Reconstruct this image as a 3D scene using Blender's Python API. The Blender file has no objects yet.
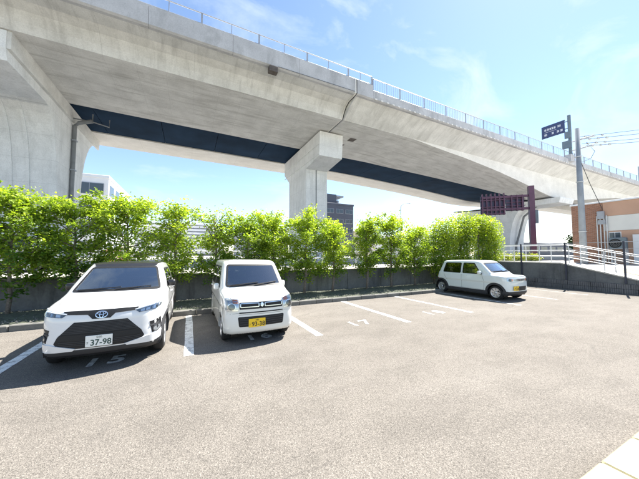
import bpy, bmesh, math, random
import numpy as np
from mathutils import Vector, Matrix

random.seed(7)
RNG = np.random.default_rng(7)
SC = bpy.context.scene
COL = SC.collection
R = math.radians

# ------------------------------------------------------------------ camera, sky, sun, exposure
# world: x runs along the row of parking bays (to the right), y from the camera across the bays, z up; metres
YAW, PITCH, CAM_H = 26.1, 3.05, 1.80
cam = bpy.data.cameras.new('camera')
cam.sensor_fit = 'HORIZONTAL'
cam.sensor_width = 36.0
cam.lens = 36.0 * 265.0 / 639.0
cam.clip_start = 0.05
cam.clip_end = 5000
camo = bpy.data.objects.new('camera', cam)
COL.objects.link(camo)
camo.location = (0, 0, CAM_H)
camo.rotation_euler = (R(90 + PITCH), 0, R(-YAW))
SC.camera = camo

SUN_EL, SUN_AZ = 55.0, 17.0            # azimuth measured from +x towards +y
sun_dir = Vector((math.cos(R(SUN_AZ)) * math.cos(R(SUN_EL)), math.sin(R(SUN_AZ)) * math.cos(R(SUN_EL)), math.sin(R(SUN_EL))))
W = bpy.data.worlds.new('World')
SC.world = W
W.use_nodes = True
wn, wl = W.node_tree.nodes, W.node_tree.links
wn.clear()
sky = wn.new('ShaderNodeTexSky')
sky.sky_type = 'NISHITA'
sky.sun_disc = False
sky.sun_elevation = R(SUN_EL)
sky.sun_rotation = R(90 - SUN_AZ)
sky.air_density = 1.0
sky.dust_density = 0.15
sky.ozone_density = 1.3
tcw = wn.new('ShaderNodeTexCoord')
mpw = wn.new('ShaderNodeMapping')
mpw.inputs['Rotation'].default_value = (0.0, 0.0, R(35))
mpw.inputs['Scale'].default_value = (1.0, 3.2, 3.4)
nzw = wn.new('ShaderNodeTexNoise')
nzw.inputs['Scale'].default_value = 1.9
nzw.inputs['Detail'].default_value = 9.0
nzw.inputs['Roughness'].default_value = 0.58
nzw.inputs['Distortion'].default_value = 0.55
crw = wn.new('ShaderNodeValToRGB')
crw.color_ramp.elements[0].position = 0.49
crw.color_ramp.elements[0].color = (0, 0, 0, 1)
crw.color_ramp.elements[1].position = 0.76
crw.color_ramp.elements[1].color = (0.8, 0.8, 0.8, 1)
mixw = wn.new('ShaderNodeMixRGB')
mixw.inputs['Color2'].default_value = (4.1, 4.6, 4.8, 1)
bgw = wn.new('ShaderNodeBackground')
bgw.inputs['Strength'].default_value = 0.078
outw = wn.new('ShaderNodeOutputWorld')
wl.new(tcw.outputs['Generated'], mpw.inputs['Vector'])
wl.new(mpw.outputs['Vector'], nzw.inputs['Vector'])
wl.new(nzw.outputs['Fac'], crw.inputs['Fac'])
wl.new(crw.outputs['Color'], mixw.inputs['Fac'])
wl.new(sky.outputs['Color'], mixw.inputs['Color1'])
wl.new(mixw.outputs['Color'], bgw.inputs['Color'])
wl.new(bgw.outputs['Background'], outw.inputs['Surface'])

sl = bpy.data.lights.new('sun', 'SUN')
sl.energy = 5.0
sl.angle = R(0.53)
sl.color = (1.0, 0.95, 0.87)
so = bpy.data.objects.new('sun', sl)
COL.objects.link(so)
so.location = (40, 10, 60)
so.rotation_euler = sun_dir.to_track_quat('Z', 'Y').to_euler()

SC.view_settings.view_transform = 'Standard'
SC.view_settings.look = 'None'
SC.view_settings.gamma = 1.0
SC.view_settings.use_curve_mapping = False
SC.view_settings.exposure = 1.74
SC.render.resolution_x, SC.render.resolution_y = 1024, 768

# ------------------------------------------------------------------ materials
def nodes_of(name):
    m = bpy.data.materials.new(name)
    m.use_nodes = True
    nt = m.node_tree
    return m, nt.nodes, nt.links, nt.nodes['Principled BSDF']

def noise(n, l, scale, detail=4, rough=0.55, coord='Object', stretch=None, dist=0.0):
    tc = n.new('ShaderNodeTexCoord')
    mp = n.new('ShaderNodeMapping')
    if stretch: mp.inputs['Scale'].default_value = stretch
    nz = n.new('ShaderNodeTexNoise')
    nz.inputs['Scale'].default_value = scale
    nz.inputs['Detail'].default_value = detail
    nz.inputs['Roughness'].default_value = rough
    nz.inputs['Distortion'].default_value = dist
    if coord == 'Position':
        g = n.new('ShaderNodeNewGeometry')
        l.new(g.outputs['Position'], mp.inputs['Vector'])
    else:
        l.new(tc.outputs[coord], mp.inputs['Vector'])
    l.new(mp.outputs['Vector'], nz.inputs['Vector'])
    return nz.outputs['Fac']

def ramp(n, l, fac, stops):
    cr = n.new('ShaderNodeValToRGB')
    els = cr.color_ramp.elements
    while len(els) < len(stops): els.new(0.5)
    for e, (p, c) in zip(els, stops):
        e.position = p
        e.color = (c[0], c[1], c[2], 1) if hasattr(c, '__len__') else (c, c, c, 1)
    l.new(fac, cr.inputs['Fac'])
    return cr.outputs['Color']

def mix(n, l, fac, a, b, mode='MIX'):
    mx = n.new('ShaderNodeMixRGB')
    mx.blend_type = mode
    for k, v in (('Fac', fac), ('Color1', a), ('Color2', b)):
        if hasattr(v, 'links'): l.new(v, mx.inputs[k])
        elif hasattr(v, '__len__'): mx.inputs[k].default_value = (*v[:3], 1)
        else: mx.inputs[k].default_value = v
    return mx.outputs['Color']

def bump(n, l, p, h, strength=0.3, dist=0.01):
    b = n.new('ShaderNodeBump')
    b.inputs['Strength'].default_value = strength
    b.inputs['Distance'].default_value = dist
    l.new(h, b.inputs['Height'])
    l.new(b.outputs['Normal'], p.inputs['Normal'])

MAT = {}
def simple(name, col, rough=0.5, metal=0.0, var=0.0, scale=6.0, coat=0.0, coord='Object'):
    m, n, l, p = nodes_of(name)
    if var:
        f = noise(n, l, scale, 5, coord=coord)
        c = ramp(n, l, f, [(0.3, tuple(x * (1 - var) for x in col)), (0.7, tuple(min(1, x * (1 + var)) for x in col))])
        l.new(c, p.inputs['Base Color'])
    else:
        p.inputs['Base Color'].default_value = (*col, 1)
    p.inputs['Roughness'].default_value = rough
    p.inputs['Metallic'].default_value = metal
    if coat:
        p.inputs['Coat Weight'].default_value = coat
        p.inputs['Coat Roughness'].default_value = 0.03
    MAT[name] = m
    return m

def concrete(name, c1, c2, stain=(0.12, 0.11, 0.10), streak=(0.25, 0.25, 1.0), amount=0.5, board=None, rough=0.85):
    """c1/c2 base tones, soft blotches, streaked stains along the long axis of `streak`, optional board-marked form lines"""
    m, n, l, p = nodes_of(name)
    f1 = noise(n, l, 0.7, 6, 0.6, 'Position')
    c = ramp(n, l, f1, [(0.32, c1), (0.68, c2)])
    f2 = noise(n, l, 1.6, 6, 0.65, 'Position', streak, 0.3)
    k = ramp(n, l, f2, [(0.50, 0.0), (0.78, amount)])
    c = mix(n, l, k, c, stain)
    f3 = noise(n, l, 14, 5, 0.7, 'Position')
    s = ramp(n, l, f3, [(0.3, 0.86), (0.7, 1.08)])
    c = mix(n, l, 1.0, c, s, 'MULTIPLY')
    h = f3
    if board:
        g = n.new('ShaderNodeNewGeometry')
        sx = n.new('ShaderNodeSeparateXYZ')
        l.new(g.outputs['Position'], sx.inputs[0])
        tot = None
        for ax, step, w in board:
            md = n.new('ShaderNodeMath'); md.operation = 'PINGPONG'
            md.inputs[1].default_value = step / 2
            l.new(sx.outputs[ax], md.inputs[0])
            lt = n.new('ShaderNodeMath'); lt.operation = 'LESS_THAN'
            lt.inputs[1].default_value = w
            l.new(md.outputs[0], lt.inputs[0])
            if tot is None: tot = lt.outputs[0]
            else:
                a = n.new('ShaderNodeMath'); a.operation = 'MAXIMUM'
                l.new(tot, a.inputs[0]); l.new(lt.outputs[0], a.inputs[1]); tot = a.outputs[0]
        half = n.new('ShaderNodeMath'); half.operation = 'MULTIPLY'
        half.inputs[1].default_value = 0.45
        l.new(tot, half.inputs[0])
        c = mix(n, l, half.outputs[0], c, tuple(x * 0.6 for x in c1))
    l.new(c, p.inputs['Base Color'])
    p.inputs['Roughness'].default_value = rough
    p.inputs['Specular IOR Level'].default_value = 0.25
    bump(n, l, p, h, 0.25, 0.02)
    MAT[name] = m
    return m

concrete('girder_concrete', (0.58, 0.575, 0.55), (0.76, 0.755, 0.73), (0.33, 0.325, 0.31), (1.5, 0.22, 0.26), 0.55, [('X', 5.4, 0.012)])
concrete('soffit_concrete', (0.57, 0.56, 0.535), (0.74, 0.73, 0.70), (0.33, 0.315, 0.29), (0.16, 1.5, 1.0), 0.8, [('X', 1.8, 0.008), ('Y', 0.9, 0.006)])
concrete('pale_concrete', (0.70, 0.68, 0.64), (0.80, 0.78, 0.74), (0.5, 0.48, 0.45), (0.2, 0.6, 0.5), 0.4, [('X', 5.4, 0.012)])
concrete('parapet_concrete', (0.44, 0.44, 0.45), (0.56, 0.56, 0.57), (0.22, 0.22, 0.22), (0.5, 1.0, 0.18), 0.7)
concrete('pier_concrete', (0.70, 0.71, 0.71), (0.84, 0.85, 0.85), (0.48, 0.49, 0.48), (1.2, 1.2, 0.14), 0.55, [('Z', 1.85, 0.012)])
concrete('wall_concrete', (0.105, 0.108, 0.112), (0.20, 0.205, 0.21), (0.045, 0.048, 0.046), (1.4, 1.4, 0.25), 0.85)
concrete('block_concrete', (0.12, 0.118, 0.122), (0.21, 0.205, 0.21), (0.05, 0.05, 0.05), (1.5, 1.5, 0.5), 0.6)
concrete('coping_concrete', (0.48, 0.46, 0.42), (0.60, 0.57, 0.52), (0.3, 0.29, 0.26), (0.8, 0.8, 1.0), 0.5)
concrete('kerb_concrete', (0.12, 0.12, 0.11), (0.20, 0.195, 0.18), (0.09, 0.09, 0.08), (0.8, 1.0, 1.0), 0.8)
concrete('pavement_concrete', (0.42, 0.40, 0.36), (0.52, 0.50, 0.45), (0.25, 0.24, 0.2), (0.8, 0.8, 1.0), 0.4)
concrete('step_tile', (0.40, 0.36, 0.22), (0.46, 0.42, 0.27), (0.31, 0.28, 0.18), (0.5, 0.5, 1.0), 0.3, None, 0.45)
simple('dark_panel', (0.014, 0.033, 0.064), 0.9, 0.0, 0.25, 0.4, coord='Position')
simple('dark_joint', (0.03, 0.03, 0.032), 0.8)
simple('steel', (0.34, 0.36, 0.40), 0.5, 0.25, 0.12, 3.0)
simple('galvanised', (0.58, 0.59, 0.60), 0.5, 0.35, 0.1, 5.0)
simple('white_rail', (0.55, 0.57, 0.60), 0.4, 0.0, 0.08, 4.0)
simple('dark_post', (0.045, 0.05, 0.075), 0.5, 0.2)
simple('drain_pipe', (0.20, 0.21, 0.22), 0.5, 0.0, 0.15, 2.0)
simple('purple_paint', (0.10, 0.042, 0.080), 0.5, 0.0, 0.15, 2.0)
simple('sign_back', (0.06, 0.06, 0.12), 0.5, 0.0, 0.2, 1.5)
simple('sign_blue', (0.035, 0.05, 0.13), 0.4)
simple('sign_white', (0.75, 0.77, 0.80), 0.4)
simple('sign_grey', (0.15, 0.19, 0.22), 0.5, 0.3, 0.1, 2.0)
simple('pole_concrete', (0.27, 0.30, 0.34), 0.8, 0.0, 0.15, 2.0, coord='Position')
simple('cable', (0.05, 0.055, 0.06), 0.6)
simple('insulator', (0.62, 0.63, 0.64), 0.25)
simple('bark', (0.16, 0.135, 0.11), 0.9, 0.0, 0.4, 25.0)
simple('rust_box', (0.09, 0.075, 0.065), 0.7, 0.0, 0.3, 4.0)
simple('soil', (0.075, 0.085, 0.060), 0.95, 0.0, 0.5, 14.0, coord='Position')
# cars
simple('paint_white', (0.71, 0.715, 0.72), 0.30, 0.0, 0.0, coat=1.0)
simple('paint_ivory', (0.73, 0.73, 0.69), 0.32, 0.0, 0.0, coat=1.0)
simple('paint_mint', (0.70, 0.75, 0.735), 0.32, 0.0, 0.0, coat=1.0)
simple('paint_black', (0.012, 0.012, 0.014), 0.35, 0.0, 0.0, coat=0.25)
simple('paint_navy', (0.03, 0.035, 0.05), 0.3, 0.0, 0.0, coat=1.0)
simple('paint_silver', (0.45, 0.46, 0.47), 0.3, 0.5, 0.0, coat=1.0)
simple('black_plastic', (0.016, 0.017, 0.019), 0.5)
simple('grey_plastic', (0.045, 0.046, 0.05), 0.6)
simple('seam', (0.06, 0.06, 0.06), 0.7)
simple('rubber', (0.014, 0.014, 0.015), 0.8)
simple('chrome', (0.75, 0.76, 0.78), 0.14, 1.0)
simple('alloy', (0.62, 0.63, 0.65), 0.3, 0.7)
simple('reflector', (0.55, 0.58, 0.62), 0.18, 0.8)
simple('lamp_dark', (0.10, 0.12, 0.14), 0.12, 0.3)
simple('lamp_white', (0.85, 0.88, 0.92), 0.15)
simple('amber', (0.80, 0.25, 0.08), 0.2)
simple('tail_red', (0.35, 0.01, 0.012), 0.15)
simple('plate_white', (0.78, 0.78, 0.74), 0.4)
simple('plate_yellow', (0.85, 0.55, 0.02), 0.4)
simple('plate_green', (0.02, 0.06, 0.05), 0.5)
simple('plate_black', (0.02, 0.018, 0.015), 0.5)
simple('interior', (0.045, 0.046, 0.05), 0.8)
simple('seat_cloth', (0.12, 0.12, 0.125), 0.9, 0.0, 0.15, 30.0)
simple('paper', (0.75, 0.75, 0.72), 0.7)
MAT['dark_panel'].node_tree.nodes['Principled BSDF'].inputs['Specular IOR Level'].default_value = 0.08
for k_ in ('black_plastic', 'grey_plastic'):
    MAT[k_].node_tree.nodes['Principled BSDF'].inputs['Specular IOR Level'].default_value = 0.3
# far things
simple('far_white', (0.70, 0.71, 0.73), 0.7, 0.0, 0.06, 0.3, coord='Position')
simple('far_grey', (0.30, 0.32, 0.36), 0.7, 0.0, 0.08, 0.3, coord='Position')
simple('far_dark', (0.075, 0.085, 0.115), 0.7, 0.0, 0.1, 0.3, coord='Position')
simple('far_glass', (0.06, 0.08, 0.10), 0.08, 0.0)
simple('far_beige', (0.52, 0.45, 0.38), 0.8, 0.0, 0.08, 0.3, coord='Position')
simple('clad_orange', (0.50, 0.31, 0.22), 0.7, 0.0, 0.08, 1.0, coord='Position')
simple('clad_white', (0.66, 0.65, 0.62), 0.7, 0.0, 0.05, 1.0, coord='Position')

def make_glass(name, tint, refl=1.0):
    m = bpy.data.materials.new(name)
    m.use_nodes = True
    n, l = m.node_tree.nodes, m.node_tree.links
    n.clear()
    o = n.new('ShaderNodeOutputMaterial')
    t = n.new('ShaderNodeBsdfTransparent'); t.inputs['Color'].default_value = (*tint, 1)
    g = n.new('ShaderNodeBsdfGlossy'); g.inputs['Roughness'].default_value = 0.015
    g.inputs['Color'].default_value = (0.93, 0.97, 1.0, 1)
    fr = n.new('ShaderNodeFresnel'); fr.inputs['IOR'].default_value = 1.62
    mu = n.new('ShaderNodeMath'); mu.operation = 'MULTIPLY_ADD'
    mu.inputs[1].default_value = refl; mu.inputs[2].default_value = 0.02
    mx = n.new('ShaderNodeMixShader')
    l.new(fr.outputs[0], mu.inputs[0]); l.new(mu.outputs[0], mx.inputs[0])
    l.new(t.outputs[0], mx.inputs[1]); l.new(g.outputs[0], mx.inputs[2])
    l.new(mx.outputs[0], o.inputs['Surface'])
    MAT[name] = m
make_glass('windscreen', (0.74, 0.82, 0.84), 3.4)
make_glass('privacy_glass', (0.10, 0.11, 0.12), 1.6)
make_glass('lamp_lens', (0.90, 0.92, 0.94), 1.4)

def make_asphalt():
    m, n, l, p = nodes_of('asphalt')
    g = n.new('ShaderNodeNewGeometry')
    vo = n.new('ShaderNodeTexVoronoi'); vo.inputs['Scale'].default_value = 135.0
    l.new(g.outputs['Position'], vo.inputs['Vector'])
    f0 = noise(n, l, 0.28, 6, 0.6, 'Position', None, 0.4)
    base = ramp(n, l, f0, [(0.30, (0.150, 0.136, 0.119)), (0.55, (0.166, 0.151, 0.133)), (0.75, (0.190, 0.175, 0.156))])
    f1 = noise(n, l, 1.7, 8, 0.65, 'Position', (0.6, 1.0, 1.0), 0.6)
    b1 = ramp(n, l, f1, [(0.36, 0.88), (0.52, 1.0), (0.70, 1.09)])
    c = mix(n, l, 1.0, base, b1, 'MULTIPLY')
    sep = n.new('ShaderNodeSeparateColor')
    l.new(vo.outputs['Color'], sep.inputs[0])
    st = ramp(n, l, sep.outputs[0], [(0.0, 0.45), (0.35, 0.88), (0.75, 1.06), (1.0, 1.6)])
    c = mix(n, l, 0.85, c, st, 'MULTIPLY')
    f2 = noise(n, l, 60, 4, 0.7, 'Position')
    s2 = ramp(n, l, f2, [(0.32, 0.68), (0.5, 1.0), (0.7, 1.24)])
    c = mix(n, l, 0.8, c, s2, 'MULTIPLY')
    # oil drips and dark repairs, each a shape of its own
    f3 = noise(n, l, 0.9, 3, 0.5, 'Position', (1, 1, 1), 1.2)
    k = ramp(n, l, f3, [(0.68, 0.0), (0.78, 0.16)])
    c = mix(n, l, k, c, (0.09, 0.085, 0.08))
    # fine cracks and paving seams
    wv = n.new('ShaderNodeTexNoise'); wv.inputs['Scale'].default_value = 1.3; wv.inputs['Detail'].default_value = 6
    l.new(g.outputs['Position'], wv.inputs['Vector'])
    pw = mix(n, l, 0.16, g.outputs['Position'], wv.outputs['Color'], 'LINEAR_LIGHT')
    vc = n.new('ShaderNodeTexVoronoi'); vc.feature = 'DISTANCE_TO_EDGE'; vc.inputs['Scale'].default_value = 0.33
    l.new(pw, vc.inputs['Vector'])
    ck = ramp(n, l, vc.outputs['Distance'], [(0.0, 0.5), (0.006, 0.0)])
    f4 = noise(n, l, 0.5, 3, 0.5, 'Position')
    ck = mix(n, l, 1.0, ck, ramp(n, l, f4, [(0.48, 0.0), (0.62, 1.0)]), 'MULTIPLY')
    c = mix(n, l, ck, c, (0.07, 0.065, 0.06))
    # dusty pale sweeps left by turning tyres
    f5 = noise(n, l, 0.55, 5, 0.6, 'Position', (0.35, 1.6, 1.0), 1.5)
    c = mix(n, l, ramp(n, l, f5, [(0.55, 0.0), (0.74, 0.18)]), c, (0.26, 0.243, 0.22))
    l.new(c, p.inputs['Base Color'])
    p.inputs['Roughness'].default_value = 0.9
    p.inputs['Specular IOR Level'].default_value = 0.3
    h = n.new('ShaderNodeMath'); h.operation = 'ADD'
    l.new(vo.outputs['Distance'], h.inputs[0]); l.new(f2, h.inputs[1])
    bump(n, l, p, h.outputs[0], 0.45, 0.008)
    MAT['asphalt'] = m
    m2, n, l, p = nodes_of('road_asphalt')
    f = noise(n, l, 0.5, 6, 0.6, 'Position')
    l.new(ramp(n, l, f, [(0.3, (0.20, 0.195, 0.19)), (0.7, (0.27, 0.26, 0.25))]), p.inputs['Base Color'])
    p.inputs['Roughness'].default_value = 0.9
    MAT['road_asphalt'] = m2
make_asphalt()

def make_paint(name, lo, hi, tone=0.78):
    """road paint worn through to the asphalt"""
    m, n, l, p = nodes_of(name)
    f = noise(n, l, 9, 7, 0.7, 'Position')
    k = ramp(n, l, f, [(lo, 0.0), (hi, 1.0)])
    f2 = noise(n, l, 70, 3, 0.7, 'Position')
    a = ramp(n, l, f2, [(0.3, (0.12, 0.11, 0.105)), (0.7, (0.27, 0.255, 0.24))])
    c = mix(n, l, k, a, (tone, tone, tone * 0.97))
    l.new(c, p.inputs['Base Color'])
    p.inputs['Roughness'].default_value = 0.75
    bump(n, l, p, f2, 0.4, 0.008)
    MAT[name] = m
make_paint('line_paint', 0.34, 0.50)
make_paint('worn_paint', 0.42, 0.66)
make_paint('ghost_paint', 0.50, 0.78, 0.6)

def make_leaf(name, dark, light):
    m = bpy.data.materials.new(name)
    m.use_nodes = True
    n, l = m.node_tree.nodes, m.node_tree.links
    p = n['Principled BSDF']
    o = n['Material Output']
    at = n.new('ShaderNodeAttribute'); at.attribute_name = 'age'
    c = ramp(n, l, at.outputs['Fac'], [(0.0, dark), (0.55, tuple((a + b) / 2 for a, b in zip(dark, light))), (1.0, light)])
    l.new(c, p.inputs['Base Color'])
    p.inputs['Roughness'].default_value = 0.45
    tr = n.new('ShaderNodeBsdfTranslucent')
    c2 = mix(n, l, 1.0, c, (1.30, 1.35, 0.6), 'MULTIPLY')
    l.new(c2, tr.inputs['Color'])
    mx = n.new('ShaderNodeMixShader'); mx.inputs[0].default_value = 0.54
    l.new(p.outputs[0], mx.inputs[1]); l.new(tr.outputs[0], mx.inputs[2])
    l.new(mx.outputs[0], o.inputs['Surface'])
    MAT[name] = m
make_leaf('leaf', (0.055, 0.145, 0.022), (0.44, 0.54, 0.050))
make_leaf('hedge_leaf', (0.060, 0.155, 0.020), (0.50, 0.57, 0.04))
make_leaf('dark_leaf', (0.02, 0.05, 0.012), (0.07, 0.12, 0.03))
make_leaf('shrub_leaf', (0.08, 0.12, 0.02), (0.40, 0.42, 0.06))
make_leaf('flower', (0.45, 0.16, 0.30), (0.75, 0.35, 0.55))

def make_brick():
    m, n, l, p = nodes_of('brick')
    tc = n.new('ShaderNodeTexCoord')
    mp = n.new('ShaderNodeMapping'); mp.inputs['Rotation'].default_value = (R(90), 0, R(90))
    g = n.new('ShaderNodeNewGeometry')
    sx = n.new('ShaderNodeSeparateXYZ'); l.new(g.outputs['Position'], sx.inputs[0])
    ad = n.new('ShaderNodeMath'); ad.operation = 'ADD'
    l.new(sx.outputs['X'], ad.inputs[0]); l.new(sx.outputs['Y'], ad.inputs[1])
    cb = n.new('ShaderNodeCombineXYZ')
    l.new(ad.outputs[0], cb.inputs['X']); l.new(sx.outputs['Z'], cb.inputs['Y'])
    b = n.new('ShaderNodeTexBrick')
    b.inputs['Scale'].default_value = 1.0
    b.inputs['Brick Width'].default_value = 0.22
    b.inputs['Row Height'].default_value = 0.075
    b.inputs['Mortar Size'].default_value = 0.008
    b.inputs['Color1'].default_value = (0.33, 0.15, 0.09, 1)
    b.inputs['Color2'].default_value = (0.24, 0.10, 0.06, 1)
    b.inputs['Mortar'].default_value = (0.30, 0.25, 0.21, 1)
    l.new(cb.outputs[0], b.inputs['Vector'])
    l.new(b.outputs['Color'], p.inputs['Base Color'])
    p.inputs['Roughness'].default_value = 0.85
    MAT['brick'] = m
make_brick()

# ------------------------------------------------------------------ mesh helpers
class MB:
    def __init__(s): s.v, s.f = [], []
    def add(s, vs, fs):
        b = len(s.v)
        s.v += [tuple(float(c) for c in p) for p in vs]
        s.f += [tuple(i + b for i in f) for f in fs]
        return s
    def box(s, x0, x1, y0, y1, z0, z1):
        return s.add([(x0, y0, z0), (x1, y0, z0), (x1, y1, z0), (x0, y1, z0), (x0, y0, z1), (x1, y0, z1), (x1, y1, z1), (x0, y1, z1)],
                     [(3, 2, 1, 0), (4, 5, 6, 7), (0, 1, 5, 4), (1, 2, 6, 5), (2, 3, 7, 6), (3, 0, 4, 7)])
    def bevbox(s, x0, x1, y0, y1, z0, z1, b=0.01):
        """box with chamfered top and vertical edges"""
        def ring(z, d):
            return [(x0 + d + b, y0 + d, z), (x1 - d - b, y0 + d, z), (x1 - d, y0 + d + b, z), (x1 - d, y1 - d - b, z),
                    (x1 - d - b, y1 - d, z), (x0 + d + b, y1 - d, z), (x0 + d, y1 - d - b, z), (x0 + d, y0 + d + b, z)]
        vs = ring(z0, 0) + ring(z1 - b, 0) + ring(z1, b)
        fs = [tuple(range(7, -1, -1)), tuple(range(16, 24))]
        for k in (0, 8):
            fs += [(k + i, k + (i + 1) % 8, k + 8 + (i + 1) % 8, k + 8 + i) for i in range(8)]
        return s.add(vs, fs)
    def prism(s, poly, axis, a, b):
        """polygon in the two other axes extruded along `axis` from a to b"""
        def P(p, q):
            return {'x': (q, p[0], p[1]), 'y': (p[0], q, p[1]), 'z': (p[0], p[1], q)}[axis]
        n = len(poly)
        vs = [P(p, a) for p in poly] + [P(p, b) for p in poly]
        fs = [tuple(range(n)), tuple(range(2 * n - 1, n - 1, -1))] + [(i, i + n, (i + 1) % n + n, (i + 1) % n) for i in range(n)]
        return s.add(vs, fs)
    def tube(s, pts, r, seg=8, cap=True):
        pts = [Vector(p) for p in pts]
        rs = r if hasattr(r, '__len__') else [r] * len(pts)
        rings = []
        for i, p in enumerate(pts):
            d = (pts[min(i + 1, len(pts) - 1)] - pts[max(i - 1, 0)])
            d = d.normalized() if d.length > 1e-9 else Vector((0, 0, 1))
            a = d.cross(Vector((0, 0, 1)) if abs(d.z) < 0.9 else Vector((0, 1, 0))).normalized()
            b = d.cross(a)
            rings.append([p + (a * math.cos(2 * math.pi * k / seg) + b * math.sin(2 * math.pi * k / seg)) * rs[i] for k in range(seg)])
        vs = [q for rr in rings for q in rr]
        fs = []
        for i in range(len(pts) - 1):
            for k in range(seg):
                k2 = (k + 1) % seg
                fs.append((i * seg + k, (i + 1) * seg + k, (i + 1) * seg + k2, i * seg + k2))
        if cap:
            fs.append(tuple(range(seg))); fs.append(tuple((len(pts) - 1) * seg + k for k in range(seg - 1, -1, -1)))
        return s.add(vs, fs)
    def lathe_x(s, prof, seg=40, c=(0, 0, 0), close=False):
        """profile of (x, r) turned round the x axis"""
        n = len(prof)
        vs = [(c[0] + x, c[1] + r * math.cos(2 * math.pi * k / seg), c[2] + r * math.sin(2 * math.pi * k / seg)) for k in range(seg) for x, r in prof]
        fs = []
        for k in range(seg):
            k2 = (k + 1) % seg
            for i in range(n - 1 + (1 if close else 0)):
                j = (i + 1) % n
                fs.append((k * n + i, k * n + j, k2 * n + j, k2 * n + i))
        return s.add(vs, fs)
    def build(s, name, mat, parent=None, smooth=False, fix=True, kind=None):
        me = bpy.data.meshes.new(name)
        me.from_pydata(s.v, [], s.f)
        if fix:
            bm = bmesh.new(); bm.from_mesh(me)
            bmesh.ops.recalc_face_normals(bm, faces=bm.faces)
            bm.to_mesh(me); bm.free()
        if smooth: me.shade_smooth()
        me.materials.append(MAT[mat])
        o = bpy.data.objects.new(name, me)
        COL.objects.link(o)
        if parent is not None: o.parent = parent
        if kind: o['kind'] = kind
        return o

def empty(name, loc, label, cat, group=None, rz=0.0):
    o = bpy.data.objects.new(name, None)
    COL.objects.link(o)
    o.location = loc
    o.rotation_euler = (0, 0, rz)
    o.empty_display_size = 0.1
    tag(o, label, cat, group)
    return o
def tag(o, label, cat, group=None):
    o['label'] = label; o['category'] = cat
    if group: o['group'] = group
    return o
def local(mb, o):
    """move mesh-builder points given in world space into the frame of an unrotated empty"""
    L = o.location
    mb.v = [(x - L.x, y - L.y, z - L.z) for x, y, z in mb.v]
    return mb
def share(src, name, parent, loc=None, scale=None, rz=None):
    """another object on the same mesh data"""
    o = src.copy(); o.name = name
    COL.objects.link(o)
    o.parent = parent
    if loc is not None: o.location = loc
    if scale is not None: o.scale = scale
    if rz is not None: o.rotation_euler = (0, 0, rz)
    return o
def text_mesh(name, body, size, mat, parent, mw, extrude=0.001, italic=0.0, spacing=1.0, bold=0.0):
    cu = bpy.data.curves.new(name, 'FONT')
    cu.body = body; cu.size = size; cu.align_x = 'CENTER'; cu.align_y = 'CENTER'
    cu.extrude = extrude; cu.shear = italic; cu.space_character = spacing; cu.resolution_u = 3; cu.offset = bold
    t = bpy.data.objects.new(name + '_tmp', cu)
    COL.objects.link(t)
    dg = bpy.context.evaluated_depsgraph_get()
    me = bpy.data.meshes.new_from_object(t.evaluated_get(dg))
    bpy.data.objects.remove(t); bpy.data.curves.remove(cu)
    me.name = name
    me.materials.clear(); me.materials.append(MAT[mat])
    me.transform(mw)
    o = bpy.data.objects.new(name, me)
    COL.objects.link(o)
    if parent is not None: o.parent = parent
    return o

# ------------------------------------------------------------------ ground
STREET = 0.95
def structure(o): o['kind'] = 'structure'; return o
lot = MB()
nx, ny = 56, 34
for j in range(ny + 1):
    for i in range(nx + 1):
        x = -40 + 56.05 * i / nx; y = -24 + 32.1 * j / ny
        lot.v.append((x, y, 0.0))
for j in range(ny):
    for i in range(nx):
        a = j * (nx + 1) + i
        lot.f.append((a, a + 1, a + nx + 2, a + nx + 1))
structure(lot.build('parking_lot', 'asphalt'))
g = MB().add([(-900, 10.2, STREET - 0.004), (900, 10.2, STREET - 0.004), (900, 1500, STREET - 0.004), (-900, 1500, STREET - 0.004)], [(0, 1, 2, 3)])
g.add([(17.75, -300, STREET - 0.004), (900, -300, STREET - 0.004), (900, 10.2, STREET - 0.004), (17.75, 10.2, STREET - 0.004)], [(0, 1, 2, 3)])
structure(g.build('ground', 'pavement_concrete'))
g = MB().add([(-400, 12.6, STREET), (400, 12.6, STREET), (400, 19.5, STREET), (-400, 19.5, STREET)], [(0, 1, 2, 3)])
g.add([(-400, 36, STREET), (400, 36, STREET), (400, 46, STREET), (-400, 46, STREET)], [(0, 1, 2, 3)])
structure(g.build('road', 'road_asphalt'))
g = MB()
for k in range(40):
    g.box(-60 + k * 5, -57.5 + k * 5, 15.9, 16.05, STREET + 0.004, STREET + 0.005)
structure(g.build('road_marking', 'line_paint'))
# planting strip bed
bed = MB()
nx = 90
for i in range(nx + 1):
    x = -14 + 30.05 * i / nx
    for j in range(7):
        y = 8.12 + 1.92 * j / 6
        bed.v.append((x, y, 0.11 + 0.05 * math.sin(j / 6 * math.pi) + random.uniform(-0.012, 0.012)))
for i in range(nx):
    for j in range(6):
        a = i * 7 + j
        bed.f.append((a, a + 7, a + 8, a + 1))
structure(bed.build('planting_bed', 'soil', smooth=True))
# clods and fallen leaves on the bed
g = MB()
for _ in range(2600):
    x = random.uniform(-8, 15.8); y = random.uniform(8.2, 9.9); r = random.uniform(0.012, 0.035); z = 0.15
    a = random.uniform(0, 6.28)
    g.add([(x + r * math.cos(a), y + r * math.sin(a), z - 0.02), (x + r * math.cos(a + 2.1), y + r * math.sin(a + 2.1), z - 0.02),
           (x + r * math.cos(a + 4.2), y + r * math.sin(a + 4.2), z - 0.02), (x, y, z + r * 0.5)], [(0, 1, 3), (1, 2, 3), (2, 0, 3)])
gr = g.build('bed_gravel', 'kerb_concrete', kind='stuff')
tag(gr, 'loose gravel and clods scattered over the planting bed', 'gravel')
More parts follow.
